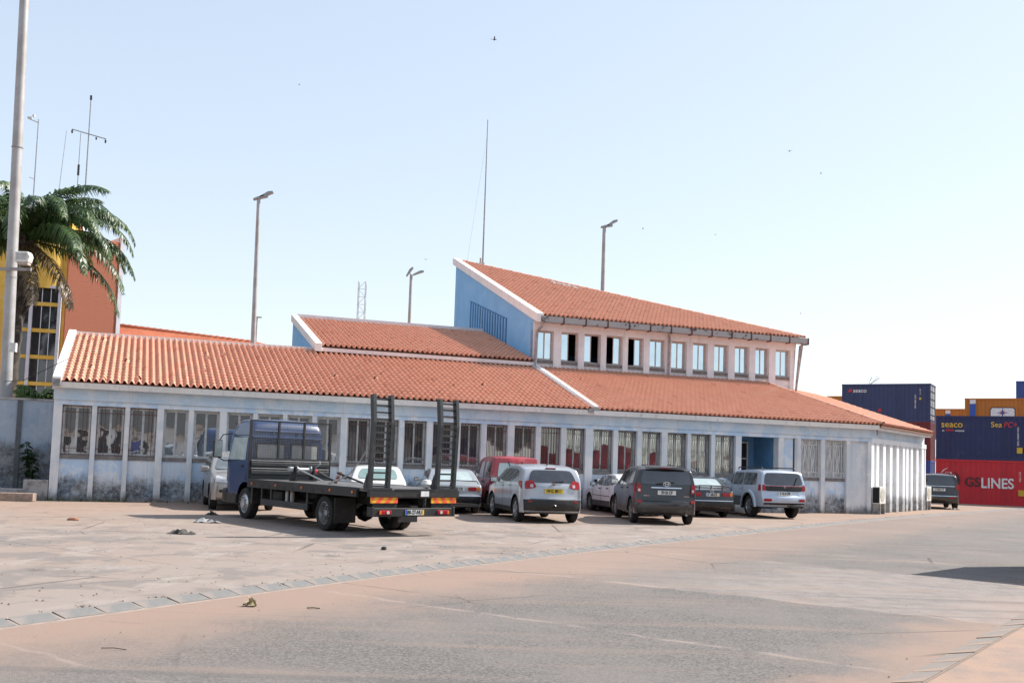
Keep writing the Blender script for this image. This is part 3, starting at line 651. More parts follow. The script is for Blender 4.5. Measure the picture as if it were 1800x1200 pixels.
# ================================================================ CARS
def lerp(a, b, t): return a+(b-a)*t
class Car:
    def __init__(s, prof, w, belt, sill=.25, xf=1.3, xr=-1.3, wr=.33, arch=.41, tumble=.17, bow=.16, crown=.035, rc=.08, ef=(.7, .16), er=(.6, .10), zmid=.55, tw=.2):
        s.w, s.belt_, s.sill, s.xf, s.xr, s.wr, s.arch, s.tum, s.bow_, s.crown, s.rc, s.ef, s.er, s.zmid, s.tw = w, belt, sill, xf, xr, wr, arch, tumble, bow, crown, rc, ef, er, zmid, tw
        # corner cutting rounds the profile
        q = [prof[0]]
        for a, b in zip(prof, prof[1:]):
            q += [(lerp(a[0], b[0], .22), lerp(a[1], b[1], .22)), (lerp(a[0], b[0], .78), lerp(a[1], b[1], .78))]
        q.append(prof[-1]); s.prof = q
        s.ztop = max(p[1] for p in q); s.it = max(range(len(q)), key=lambda i: q[i][1])
        s.x0 = max(p[0] for p in q); s.x1 = min(p[0] for p in q)
    def belt(s, x): return lerp(s.belt_[0], s.belt_[1], min(1, max(0, (s.x0-x)/(s.x0-s.x1))))
    def W(s, x, z):
        t = min(1, max(0, (x-(s.x0-s.ef[0]))/s.ef[0])); k = 1-s.ef[1]*t*t
        t = min(1, max(0, ((s.x1+s.er[0])-x)/s.er[0])); k *= 1-s.er[1]*t*t
        b = s.belt(x)
        if z < s.zmid: k *= 1-.07*((s.zmid-z)/s.zmid)**2
        elif z < b: k *= 1-.02*((z-s.zmid)/(b-s.zmid))**2
        else: k *= .98-s.tum*((z-b)/(s.ztop-b))**1.1
        return s.w*k
    def bow(s, x):
        t = max(0, (x-(s.x0-.5))/.5); u = max(0, ((s.x1+.5)-x)/.5)
        return -s.bow_*t*t+s.bow_*u*u      # added to x
    def zb(s, x):
        z = s.sill
        for xw in (s.xf, s.xr):
            d = abs(x-xw)
            if d < s.arch: z = max(z, s.wr+sqrt(s.arch**2-d*d))
        return z
    def body(s):
        pts = list(s.prof); xs = []
        for xw in (s.xf, s.xr):
            for c in (-1.001, -.985, -.93, -.82, -.62, -.33, 0, .33, .62, .82, .93, .985, 1.001): xs.append(xw+c*s.arch)
        for x in xs:
            for i in range(len(pts)-1):
                if pts[i][0] > x > pts[i+1][0] and pts[i][0]-pts[i+1][0] > .004:
                    t = (pts[i][0]-x)/(pts[i][0]-pts[i+1][0]); pts.insert(i+1, (x, lerp(pts[i][1], pts[i+1][1], t))); break
        rows = []
        for i, (x, zt) in enumerate(pts):
            a = pts[max(i-1, 0)]; b = pts[min(i+1, len(pts)-1)]; dx = a[0]-b[0]; dz = a[1]-b[1]
            sl = abs(dz)/max(abs(dx), .004); cw = s.crown/(1+(1.6*sl)**2)
            zb = min(s.zb(x), zt-.03); h = zt-zb; rc = min(s.rc, h*.3)/(1+.0*sl); zc = zt-cw-rc
            zs = min(s.belt(x), zb+(zc-zb)*.86); half = []; bw = s.bow(x)
            for f in (0, .12, .35, .65, .88, 1): z = zb+(zs-zb)*f; half.append((x+bw, s.W(x, z), z))
            for f in (.15, .5, .8, 1): z = zs+(zc-zs)*f; half.append((x+bw, s.W(x, z), z))
            ye = s.W(x, zc)
            for an in (25, 50, 72, 90): q = radians(an); half.append((x+bw, ye-rc*(1-cos(q)), zc+rc*sin(q)))
            yt = ye-rc
            for t in (.78, .52, .26, 0): half.append((x+bw*t*t, yt*t, zt-cw*t*t))
            rows.append(half+[(p[0], -p[1], p[2]) for p in reversed(half[:-1])])
        m = MB(); m.grid(rows); n = len(rows[0]); k = len(rows)
        m.f += [tuple(range(n)), tuple(range((k-1)*n, k*n))]
        return m
    def side(s, sg, off=.006): return lambda a, b: Vector((a+s.bow(a), sg*(s.W(a, b)+off), b))
    def rear(s, off=.008):
        P = s.prof[s.it:]
        def f(y, z):
            x = P[-1][0]
            for a, b in zip(P, P[1:]):
                if a[1] >= z >= b[1]: x = lerp(a[0], b[0], (a[1]-z)/max(a[1]-b[1], 1e-5)); break
            t = y/max(s.W(x, z), .1); return Vector((x+s.bow(x)*t*t-off, y, z+off*.5))
        return f
    def front(s, off=.008):
        P = s.prof[:s.it+1]
        def f(y, z):
            x = P[0][0]
            for a, b in zip(P, P[1:]):
                if a[1] <= z <= b[1]: x = lerp(a[0], b[0], (z-a[1])/max(b[1]-a[1], 1e-5)); break
            t = y/max(s.W(x, z), .1); return Vector((x+s.bow(x)*t*t+off, y, z+off*.5))
        return f
def patch(fn, q, n=8, m=6, cut=.06):
    P = []
    for i in range(n+1):
        row = []
        for j in range(m+1):
            p = 2*i/n-1; r = 2*j/m-1; k = 1-cut*(abs(p)*abs(r))**5; p, r = p*k, r*k
            a, b = (p+1)/2, (r+1)/2
            lo = (lerp(q[0][0], q[1][0], a), lerp(q[0][1], q[1][1], a)); hi = (lerp(q[3][0], q[2][0], a), lerp(q[3][1], q[2][1], a))
            row.append(fn(lerp(lo[0], hi[0], b), lerp(lo[1], hi[1], b)))
        P.append(row)
    return MB().grid(P)
_wheels = {}
def wheel_mesh(r, w, rimm, style):
    key = (r, w, rimm.name, style)
    if key in _wheels: return _wheels[key]
    h = w/2; rr = r*.66
    t = MB().lathe([(rr*.98, -h*.80), (rr, -h), (r*.90, -h), (r*.97, -h*.86), (r, -h*.55), (r, h*.55), (r*.97, h*.86), (r*.90, h), (rr, h), (rr*.98, h*.8), (rr*.9, 0), (rr*.98, -h*.8)], 'y', 28).mesh('wheel', True); t.materials.append(TYRE)
    d = MB()
    d.lathe([(rr*1.0, h*.86), (rr*.93, h*.90), (rr*.88, h*.66), (rr*.82, h*.2)], 'y', 28)
    if style == 'truck':
        d.lathe([(rr*.85, h*.1), (rr*.62, h*.25), (rr*.55, -h*.1), (rr*.3, -h*.05), (rr*.28, h*.5), (0.001, h*.55)], 'y', 24)
        for k in range(8): a = k*pi/4; d.lathe([(.018, 0), (.018, .05), (.001, .05)], 'y', 6, (rr*.45*cos(a), -h*.05, rr*.45*sin(a)))
    elif style == 'front':
        d.lathe([(rr*.9, h*.6), (rr*.7, h*1.0), (rr*.42, h*1.05), (rr*.4, h*1.3), (0.001, h*1.35)], 'y', 24)
        for k in range(8): a = k*pi/4; d.lathe([(.016, 0), (.016, .05), (.001, .05)], 'y', 6, (rr*.58*cos(a), h*.98, rr*.58*sin(a)))
    else:
        d.lathe([(.075*r/.33, h*.55), (.07*r/.33, h*.8), (.02, h*.84), (0.001, h*.84)], 'y', 16)
        ns = 5 if style == 'five' else 7
        for k in range(ns):
            a = 2*pi*k/ns+.3
            for da in ((-.16, .16) if style == 'five' else (0,)):
                p = (cos(a)*.05, h*.7, sin(a)*.05); q = (cos(a+da)*rr*.92, h*.72, sin(a+da)*rr*.92); d.bar(p, q, .045 if style == 'five' else .06, .05)
    dm = d.mesh('rim', True, True, 40); dm.materials.append(rimm)
    disc = MB().lathe([(rr*.86, h*.1), (0.001, h*.1)], 'y', 24).mesh('brake_disc'); disc.materials.append(BLACKP)
    _wheels[key] = (t, dm, disc); return _wheels[key]
def put_wheel(root, x, y, r, w, rimm, style, sg, dz=0):
    t, dm, disc = wheel_mesh(r, w, rimm, style)
    o = link('wheel', t, TYRE, root); o.location = (x, y, r+dz); o.rotation_euler = (0, random.uniform(0, 6), 0 if sg > 0 else pi)
    link('rim', dm, rimm, o); link('brake_disc', disc, BLACKP, o); return o
def ibox(name, m, root, c, d, bevel=.01, rz=0):
    o = MB().box(-d[0]/2, d[0]/2, -d[1]/2, d[1]/2, -d[2]/2, d[2]/2).obj(name, m, root, bevel=bevel); o.location = c; o.rotation_euler = (0, 0, rz); return o
def plate(root, fn, z, txt, pm=PL_W, w=.52, h=.115, y=0, left=None, right=None, off=0, tw=1.0, ink=None):
    p = fn(y, z); p2 = fn(y, z+.03); tilt = atan2(p.x-p2.x, .03)
    o = MB().box(-.008, .006, -w/2, w/2, -h/2, h/2).obj('number_plate', pm, root); o.location = p+Vector((-off-.012, 0, 0)); o.rotation_euler = (0, -tilt*.5, 0)
    M = frame((-.0095, 0, 0), (0, -1, 0), (0, 0, 1))
    if txt: text('plate_text', txt, h*.98, ink or INK, o, M, .004, 'CENTER', .82*tw)
    for side_, m_ in ((left, 1), (right, -1)):
        if side_: MB().box(-.0095, -.007, m_*w/2-m_*.045 if m_ > 0 else -w/2, w/2 if m_ > 0 else -w/2+.045, -h/2, h/2).obj('plate_band', side_, o)
    return o
def build_car(c, name, label, pos, head, pm, glass=CG_DARK, rimm=RIM, rstyle='five', cat='car', side_w=(), rear_w=None, front_w=None, lamps=(), flamps=(), rear_patches=(), side_patches=(), seams=(), handles=(), mirror=None, wiper=None, rails=None, group=None, rear_glass=None, clad=None):
    root = new_empty(name, (*pos, 0), head, label, cat, group)
    body = c.body().obj('body', pm, root, True, angle=50)
    MB().box(c.x1+.28, c.x0-.3, -c.w+.22, c.w-.22, c.sill-.03, c.wr*2+.12).obj('underbody', BLACKP, root)
    for x in (c.xf, c.xr):
        for sg in (1, -1): put_wheel(root, x, sg*(c.w-.02-c.tw/2), c.wr, c.tw, rimm, rstyle, sg)
    for sg in (1, -1):
        for q in side_w: patch(c.side(sg), q, 8, 5, .05).obj('window', glass, root, True)
        for q, m_, nm in side_patches: patch(c.side(sg, .009), q, 10, 3, .0).obj(nm, m_, root, True)
        for (xa, za, xb, zb_) in seams:
            d = Vector((xb-xa, zb_-za)).normalized()*.010; patch(c.side(sg, .004), [(xa-d.y, za+d.x), (xa+d.y, za-d.x), (xb+d.y, zb_-d.x), (xb-d.y, zb_+d.x)], 1, 8, 0).obj('panel_gap', INK, body)
        for (x, z, m_) in handles: p = c.side(sg, .02)(x, z); ibox('door_handle', m_, root, p, (.17, .035, .035), .012)
        if mirror:
            x, z, m_, sz = mirror; p = c.side(sg, sz[1]/2+.03)(x, z); mo = ibox('mirror', m_, root, p, sz, .04)
            MB().box(-sz[0]/2-.006, -sz[0]/2-.001, -sz[1]*.4, sz[1]*.4, -sz[2]*.36, sz[2]*.36).obj('mirror_glass', CHROME, mo)
    R = c.rear(); F = c.front()
    if rear_w:
        yb, yt, z0, z1 = rear_w; patch(R, [(-yb, z0), (yb, z0), (yt, z1), (-yt, z1)], 12, 6, .07).obj('rear_window', rear_glass or glass, root, True)
    if front_w:
        yb, yt, z0, z1 = front_w; patch(F, [(-yb, z0), (yb, z0), (yt, z1), (-yt, z1)], 12, 6, .05).obj('windscreen', glass, root, True)
    for q, m_, nm in rear_patches: patch(c.rear(.012), q, 12, 4, .04 if 'bump' not in nm else 0).obj(nm, m_, root, True)
    for kind, q, m_, nm in lamps:
        for sg in (1, -1):
            if kind == 'r': patch(c.rear(.016), [(sg*a, b) for a, b in q], 5, 5, .12).obj(nm, m_, root, True)
            else: patch(c.side(sg, .014), q, 5, 5, .1).obj(nm, m_, root, True)
    for kind, q, m_, nm in flamps:
        for sg in (1, -1):
            if kind == 'f': patch(c.front(.016), [(sg*a, b) for a, b in q], 6, 5, .1).obj(nm, m_, root, True)
            else: patch(c.side(sg, .012), q, 6, 5, .1).obj(nm, m_, root, True)
    if wiper: p, q = R(*wiper[0]), R(*wiper[1]); MB().bar(p+Vector((-.03, 0, 0)), q+Vector((-.03, 0, 0)), .02, .025).obj('wiper', INK, root)
    if rails:
        x0, x1, y, z, m_ = rails
        for sg in (1, -1): MB().tube([(x0, sg*y, z-.05), (x0-.08, sg*y, z+.02), (x1+.08, sg*y, z+.02), (x1, sg*y, z-.05)], .022, 6).obj('roof_rail', m_, root, True)
    return root, c
SUVD = mat('grey_cladding', (.05, .05, .052), .6, c2=(.11, .085, .065), lo=.45, hi=.7)
RAD = radians
# --- silver crossover, yellow plate
P_SILV = paint('silver_blue_paint', (.39, .41, .445), .06, .3, .28)
q = Car([(2.10, .34), (2.19, .45), (2.2, .66), (2.1, .84), (1.75, .96), (1.15, 1.06), (.95, 1.10), (.25, 1.48), (-.1, 1.57), (-.6, 1.605), (-1.2, 1.58), (-1.6, 1.51), (-1.74, 1.45), (-1.98, 1.08), (-2.05, .94), (-2.07, .70), (-2.13, .62), (-2.13, .42), (-2.02, .31)], .89, (1.0, 1.12), .28, 1.315, -1.315, .345, .42, .20, .20)
root, c = build_car(q, 'parked_car', 'silver crossover with yellow rear plate, parked in front of the red van', (.69, 29.87), RAD(105), P_SILV, CG_DARK, RIM, 'five',
    side_w=[[(.86, 1.05), (.02, 1.07), (-.02, 1.44), (.35, 1.40)], [(-.05, 1.07), (-.78, 1.10), (-.80, 1.46), (-.09, 1.45)], [(-.85, 1.11), (-1.42, 1.28), (-1.28, 1.40), (-.87, 1.455)]],
    rear_w=(.70, .56, 1.10, 1.43), front_w=(.70, .56, 1.10, 1.46),
    lamps=[('r', [(.46, .96), (.78, .90), (.77, 1.12), (.58, 1.16)], RED_L, 'tail_lamp'), ('s', [(-1.60, 1.05), (-1.95, .90), (-1.90, 1.14), (-1.66, 1.12)], RED_L, 'tail_lamp'), ('r', [(.56, .96), (.64, .96), (.64, 1.04), (.56, 1.04)], CLEAR_L, 'reverse_lamp'), ('r', [(.60, .56), (.70, .56), (.70, .60), (.60, .60)], RED_L, 'reflector')],
    flamps=[('f', [(.5, .72), (.8, .74), (.76, .86), (.5, .82)], CLEAR_L, 'headlamp')],
    rear_patches=[([(-.80, .33), (.80, .33), (.82, .63), (-.82, .63)], BLACKP, 'bumper'), ([(-.46, .99), (.46, .99), (.46, 1.0), (-.46, 1.0)], P_SILV, 'tailgate_trim'), ([(-.66, .64), (.66, .64), (.66, .652), (-.66, .652)], INK, 'tailgate_gap')],
    side_patches=[([(.9, .27), (-.9, .27), (-.9, .40), (.9, .40)], BLACKP, 'sill_cladding')],
    seams=[(0, .42, 0, 1.06), (.95, .45, .92, 1.02), (-.88, .75, -.82, 1.1)], handles=[(.15, .96, P_SILV), (-.68, .99, P_SILV)], mirror=(.72, 1.10, mat('mirror_black', (.03, .03, .03), .4), (.12, .22, .16)), wiper=((.02, 1.10), (-.30, 1.13)))
plate(root, c.rear(), .87, 'NHZ 8016', PL_Y, .52, .12)
MB().lathe([(.055, 0), (.055, .012), (.001, .012)], 'x', 14, (0, 0, 0)).obj('badge', CHROME, root).location = c.rear(.022)(0, 1.035)
MB().tube([(-2.06, 0, .42), (-2.2, 0, .43), (-2.22, 0, .47)], .02, 6).obj('tow_bar', BLACKM, root); MB().lathe([(.001, 0), (.028, .02), (.001, .05)], 'z', 8, (-2.22, 0, .47)).obj('tow_ball', CHROME, root)
ibox('brake_light', RED_L, root, c.rear(.02)(0, 1.475), (.03, .3, .03), .005); ibox('aerial_fin', INK, root, (-1.35, 0, 1.59), (.05, .02, .05), .0)
# --- dark grey SUV
P_GREY = paint('dark_grey_paint', (.03, .03, .033), .14, .3, .3)
RAV = lambda: Car([(2.06, .36), (2.15, .48), (2.17, .74), (2.05, .93), (1.6, 1.05), (1.1, 1.11), (.3, 1.53), (-.1, 1.63), (-.8, 1.675), (-1.5, 1.645), (-1.86, 1.59), (-1.95, 1.50), (-2.08, 1.10), (-2.12, .72), (-2.20, .64), (-2.20, .44), (-2.08, .33)], .905, (1.03, 1.10), .30, 1.33, -1.33, .355, .43, .19, .17)
SUVW = [[(.92, 1.09), (.03, 1.09), (-.02, 1.50), (.34, 1.45)], [(-.05, 1.09), (-.88, 1.10), (-.90, 1.52), (-.09, 1.51)], [(-.97, 1.11), (-1.62, 1.16), (-1.52, 1.49), (-.98, 1.52)]]
root, c = build_car(RAV(), 'parked_car', 'dusty dark grey SUV with chrome strip above a white plate', (4.33, 31.12), RAD(93.5), P_GREY, CG_DARK, RIM_D, 'five', side_w=SUVW,
    rear_w=(.74, .64, 1.13, 1.53), front_w=(.74, .6, 1.14, 1.5),
    lamps=[('r', [(.70, .86), (.84, .90), (.83, 1.14), (.73, 1.14)], RED_L, 'tail_lamp'), ('s', [(-1.86, .98), (-2.06, .88), (-2.04, 1.16), (-1.90, 1.16)], RED_L, 'tail_lamp'), ('r', [(.735, .92), (.80, .92), (.80, .99), (.74, .99)], CLEAR_L, 'reverse_lamp'), ('r', [(.70, .60), (.82, .60), (.82, .69), (.70, .69)], RED_L, 'reflector')],
    flamps=[('f', [(.5, .76), (.8, .8), (.76, .92), (.5, .86)], CLEAR_L, 'headlamp')],
    rear_patches=[([(-.44, 1.02), (.44, 1.02), (.44, 1.05), (-.44, 1.05)], CHROME, 'chrome_strip'), ([(-.80, .34), (.80, .34), (.80, .44), (-.80, .44)], SUVD, 'bumper'), ([(-.68, .655), (.68, .655), (.68, .666), (-.68, .666)], INK, 'tailgate_gap')],
    side_patches=[([(.88, .29), (-.88, .29), (-.88, .46), (.88, .46)], SUVD, 'sill_cladding')],
    seams=[(0, .48, 0, 1.07), (.98, .48, .95, 1.05), (-.96, .8, -.92, 1.1)], handles=[(.14, .98, P_GREY), (-.75, 1.0, P_GREY)], mirror=(.80, 1.14, P_GREY, (.14, .24, .17)), wiper=((.30, 1.14), (-.22, 1.19)))
plate(root, c.rear(), .90, '3018 CF', PL_W, .52, .12)
em = MB(); p = c.rear(.03)(0, 1.13)
for (a, b, z0) in ((.10, .066, 0), (.045, .06, 0), (.075, .028, .03)): em.tube([(p.x-.004, a*cos(t*pi/8), p.z+z0+b*sin(t*pi/8)) for t in range(17)], .008, 5, False)
em.obj('emblem', CHROME, root)
ibox('roof_spoiler', P_GREY, root, (-1.93, 0, 1.60), (.16, 1.16, .04), .015); ibox('brake_light', RED_L, root, (-2.015, 0, 1.595), (.012, .3, .018), 0)
ibox('model_badge', CHROME, root, c.rear(.016)(.56, .80), (.006, .17, .02), 0); ibox('model_badge', CHROME, root, c.rear(.016)(-.58, .80), (.006, .15, .02), 0)
MB().tube([(-2.0, -.55, .30), (-2.24, -.55, .29)], .03, 8).obj('exhaust', RIM_D, root)
# --- white and blue-grey off-roader with roof rails
P_PAJ = paint('pearl_white_paint', (.43, .49, .58), .12, .25, .3)
PAJ = lambda: Car([(2.1, .42), (2.2, .52), (2.21, .86), (2.1, .97), (1.25, 1.07), (.78, 1.12), (.2, 1.54), (-.2, 1.645), (-1.2, 1.675), (-1.98, 1.64), (-2.08, 1.57), (-2.24, 1.12), (-2.28, .80), (-2.36, .74), (-2.37, .54), (-2.25, .46)], .88, (1.04, 1.10), .40, 1.40, -1.33, .385, .47, .16, .12)
root, c = build_car(PAJ(), 'parked_car', 'white and silver-blue off-roader with black roof rails, nearest the doorway', (8.88, 37.2), RAD(103), P_PAJ, CG_DARK, RIM, 'six', side_w=[[(.72, 1.11), (.02, 1.11), (-.02, 1.52), (.28, 1.48)], [(-.04, 1.11), (-.78, 1.11), (-.80, 1.545), (-.07, 1.53)], [(-.84, 1.11), (-1.86, 1.13), (-1.78, 1.54), (-.86, 1.55)]],
    rear_w=(.73, .64, 1.13, 1.55), front_w=(.72, .6, 1.15, 1.5), cat='car',
    lamps=[('r', [(.66, .94), (.80, .94), (.79, 1.14), (.70, 1.14)], RED_L, 'tail_lamp'), ('s', [(-2.02, .94), (-2.22, .94), (-2.19, 1.15), (-2.04, 1.15)], RED_L, 'tail_lamp'), ('r', [(.50, .58), (.76, .58), (.76, .67), (.50, .67)], RED_L, 'bumper_lamp')],
    flamps=[('f', [(.46, .74), (.80, .76), (.78, .92), (.46, .9)], CLEAR_L, 'headlamp')],
    rear_patches=[([(-.66, .93), (.66, .93), (.74, 1.10), (-.74, 1.10)], BLACKP, 'tailgate_garnish'), ([(-.70, 1.095), (.70, 1.095), (.70, 1.11), (-.70, 1.11)], RED_I, 'red_strip'), ([(-.76, .47), (.76, .47), (.76, .53), (-.76, .53)], BLACKP, 'bumper_base')],
    side_patches=[([(.9, .40), (-.84, .40), (-.84, .72), (.9, .72)], mat('grey_lower_paint', (.15, .16, .175), .4, .3, coat=.3), 'lower_cladding')],
    seams=[(0, .5, 0, 1.1), (.98, .5, .9, 1.06), (-.82, .9, -.82, 1.1)], handles=[(.14, .99, P_PAJ), (-.68, 1.0, P_PAJ)], mirror=(.70, 1.19, P_PAJ, (.13, .22, .20)), wiper=((-.36, 1.13), (-.52, 1.40)), rails=(.05, -1.85, .60, 1.70, BLACKP))
plate(root, c.rear(), .85, 'E 6064 CFB', PL_W, .50, .12, tw=.85)
for sg in (1, -1):
    for xw in (1.40, -1.33):
        fl = [[Vector((xw+(.47+d)*cos(a), sg*(c.W(xw+.47*cos(a), .385+.47*sin(a))+o), .385+(.47+d)*sin(a))) for d, o in ((0, .03), (.0, .055), (.08, .05), (.11, .0))] for a in [pi*(j/16) for j in range(17)]]
        MB().grid(fl).obj('wheel_arch_flare', P_PAJ, root, True)
MB().tube([(-2.3, -.1, .44), (-2.46, -.1, .44)], .025, 6).obj('tow_bar', BLACKM, root); MB().tube([(-2.1, -.62, .40), (-2.40, -.66, .38)], .035, 8).obj('exhaust', RIM_D, root)
ibox('spare_rack', BLACKP, root, (-2.30, -.45, .42), (.1, .5, .08), .02)
em = ibox('emblem', CHROME, root, c.rear(.03)(0, 1.06), (.01, .07, .06), .01)
paj_root = root
# --- saloons
SAL = lambda w=.84, h=1.38: Car([(2.06, .30), (2.15, .4), (2.17, .6), (2.12, .75), (1.1, .89), (.95, .92), (.25, h-.09), (0, h-.03), (-.5, h), (-.95, h-.035), (-1.12, h-.10), (-1.60, .99), (-1.74, .95), (-2.12, .92), (-2.19, .84), (-2.21, .60), (-2.27, .53), (-2.27, .36), (-2.14, .27)], w, (.86, .90), .23, 1.335, -1.33, .305, .365, .24, .10, .03, .06)
SALW = [[(.78, .93), (-.02, .93), (-.06, 1.28), (.28, 1.25)], [(-.08, .93), (-.80, .94), (-.80, 1.26), (-.11, 1.29)], [(-.85, .95), (-1.22, .98), (-1.02, 1.20), (-.85, 1.25)]]
def saloon(name, label, pos, head, pm, txt, glass=CG_MID, rg=CG_PALE, lamp=RED_L, w=.84, h=1.38, rimm=RIM_D, **kw):
    c = SAL(w, h)
    root, c = build_car(c, name, label, pos, head, pm, glass, rimm, 'six', side_w=SALW, rear_w=(.60, .50, 1.0, h-.11), front_w=(.62, .5, .96, h-.1), rear_glass=rg,
        lamps=[('r', [(.36, .70), (.62, .70), (.62, .82), (.36, .82)], lamp, 'tail_lamp'), ('r', [(.63, .70), (.74, .70), (.74, .82), (.63, .82)], ORANGE_L, 'turn_lamp'), ('s', [(-2.04, .70), (-2.16, .70), (-2.16, .82), (-2.04, .82)], ORANGE_L, 'turn_lamp')],
        flamps=[('f', [(.4, .58), (.72, .6), (.7, .72), (.4, .72)], CLEAR_L, 'headlamp')],
        rear_patches=[([(-.76, .29), (.76, .29), (.76, .55), (-.76, .55)], BLACKP, 'bumper'), ([(-.76, .545), (.76, .545), (.76, .565), (-.76, .565)], CHROME, 'bumper_trim')],
        side_patches=[([(.95, .23), (-.95, .23), (-.95, .42), (.95, .42)], kw.pop('low', SUVD), 'sill_cladding')],
        seams=[(0, .42, 0, .91), (.98, .45, .9, .88), (-.9, .68, -.84, .92), (.95, .58, -.95, .58)], handles=[(.14, .83, BLACKP), (-.66, .84, BLACKP)], mirror=(.72, .97, kw.pop('mir', BLACKP), (.1, .18, .13)), **kw)
    pl = plate(root, c.rear(), .76, txt, PL_W, .50, .11, left=kw.get('left'))
    for sg in (1, -1): ibox('pillar', pm, root, c.side(sg, .004)(-.035, 1.1), (.05, .02, .38), 0)
    return root, c, pl
P_BLK = paint('black_paint', (.014, .014, .017), .12, .1, .2)
root, c, pl = saloon('parked_car', 'black saloon with a boot spoiler between the grey SUV and the white off-roader', (6.45, 36.5), RAD(99), P_BLK, '69-68-ZZ')
MB().box(-.0095, -.007, .205, .25, -.055, .055).obj('plate_band', BLUE_I, pl); MB().box(-.0095, -.007, -.25, -.215, -.055, .055).obj('plate_band', YEL_I, pl)
sp = MB().tube([(-2.02, .74, .90), (-2.06, .70, 1.02), (-2.09, .4, 1.05), (-2.10, 0, 1.055), (-2.09, -.4, 1.05), (-2.06, -.70, 1.02), (-2.02, -.74, .90)], .022, 6).obj('spoiler', P_BLK, root, True)
for y in (.4, 0, -.4): MB().bar((-2.05, y, .92), (-2.09, y, 1.05), .03, .04).obj('spoiler_strut', P_BLK, sp)
st = MB(); p = c.rear(.03)(0, .88)
for a in (90, 210, 330): st.bar((p.x, 0, p.z), (p.x, .055*cos(RAD(a)), p.z+.055*sin(RAD(a))), .012, .012)
st.tube([(p.x, .06*cos(t*pi/8), p.z+.06*sin(t*pi/8)) for t in range(17)], .007, 5, False); st.obj('emblem', CHROME, root)
ibox('roof_light', mat('purple_sign', (.24, .04, .18), .4), root, (.15, .25, 1.40), (.16, .5, .05), .02)
P_BEI = paint('dull_silver_paint', (.30, .32, .34), .25, .2, .4)
root, c, pl = saloon('parked_car', 'old grey saloon with dark lower body behind the truck ramps', (-2.0, 33.2), RAD(101), P_BEI, 'E 5272 CE', CG_MID, CG_PALE, low=BLACKP)
MB().tube([(-1.95, .70, .93), (-2.0, .66, 1.0), (-2.02, 0, 1.015), (-2.0, -.66, 1.0), (-1.95, -.70, .93)], .014, 5).obj('boot_rail', BLACKM, root)
P_WHT = paint('worn_white_paint', (.60, .60, .58), .22, 0, .4)
root, c, pl = saloon('parked_car', 'white saloon mostly hidden behind the flatbed truck', (-4.2, 32.2), RAD(101), P_WHT, '', CG_MID, m_carglass('green_car_glass', (.17, .26, .235), .08, (.24, .33, .30)), h=1.40)
P_LIL = paint('pale_lilac_white_paint', (.68, .675, .69), .12, 0, .35)
root, c, pl = saloon('parked_car', 'pale white saloon half hidden behind the dark grey SUV', (4.0, 35.7), RAD(103), P_LIL, '', CG_MID, h=1.36, rimm=RIM_D)
ibox('roof_sign', mat('red_sign', (.3, .03, .05), .5), root, (-.35, -.1, 1.39), (.12, .5, .04), .01)
# --- red van
P_RED = paint('faded_red_paint', (.36, .025, .035), .22, 0, .35)
VAN = lambda: Car([(1.86, .32), (1.95, .42), (1.97, .68), (1.9, .86), (1.35, 1.03), (1.05, 1.10), (.55, 1.56), (.35, 1.71), (0, 1.80), (-.8, 1.83), (-1.6, 1.80), (-1.76, 1.73), (-1.86, 1.12), (-1.90, .80), (-1.95, .60), (-1.95, .42), (-1.84, .30)], .83, (1.0, 1.08), .27, 1.25, -1.30, .32, .39, .15, .10)
def van(label, pos, head, pm, group=None):
    root, c = build_car(VAN(), 'parked_van', label, pos, head, pm, CG_MID, RIM_D, 'six', cat='van', side_w=[[(1.0, 1.09), (.22, 1.09), (.18, 1.60), (.52, 1.55)], [(.12, 1.10), (-.45, 1.10), (-.46, 1.62), (.08, 1.61)], [(-.65, 1.10), (-1.42, 1.12), (-1.40, 1.60), (-.68, 1.62)]],
        rear_w=None, front_w=(.66, .56, 1.14, 1.58),
        lamps=[('r', [(.70, .78), (.78, .78), (.77, 1.06), (.70, 1.06)], RED_L, 'tail_lamp')], flamps=[('f', [(.4, .66), (.74, .68), (.7, .84), (.4, .82)], CLEAR_L, 'headlamp')],
        rear_patches=[([(.06, 1.14), (.64, 1.14), (.58, 1.58), (.06, 1.58)], CG_PALE if pm is P_RED else CG_MID, 'rear_window'), ([(-.64, 1.14), (-.06, 1.14), (-.06, 1.58), (-.58, 1.58)], CG_PALE if pm is P_RED else CG_MID, 'rear_window'), ([(-.006, .5), (.006, .5), (.006, 1.74), (-.006, 1.74)], INK, 'door_gap'), ([(-.76, .32), (.76, .32), (.78, .58), (-.78, .58)], BLACKP, 'bumper')],
        seams=[(.16, .42, .16, 1.08), (1.08, .5, 1.04, 1.05), (-.56, .42, -.56, 1.68)], handles=[(.30, .98, BLACKP), (-.44, .98, BLACKP)], mirror=(.95, 1.16, BLACKP, (.1, .18, .2)), side_patches=[([(.84, .27), (-.88, .27), (-.88, .44), (.84, .44)], BLACKP, 'sill_cladding')], group=group)
    for y in (.30, -.14): MB().bar(c.rear(.03)(y, 1.62), c.rear(.03)(y-.16, 1.30), .025, .025).obj('wiper', INK, root)
    return root, c
root, c = van('dark red high-roofed van behind the silver crossover', (-.19, 34.25), RAD(104), P_RED)
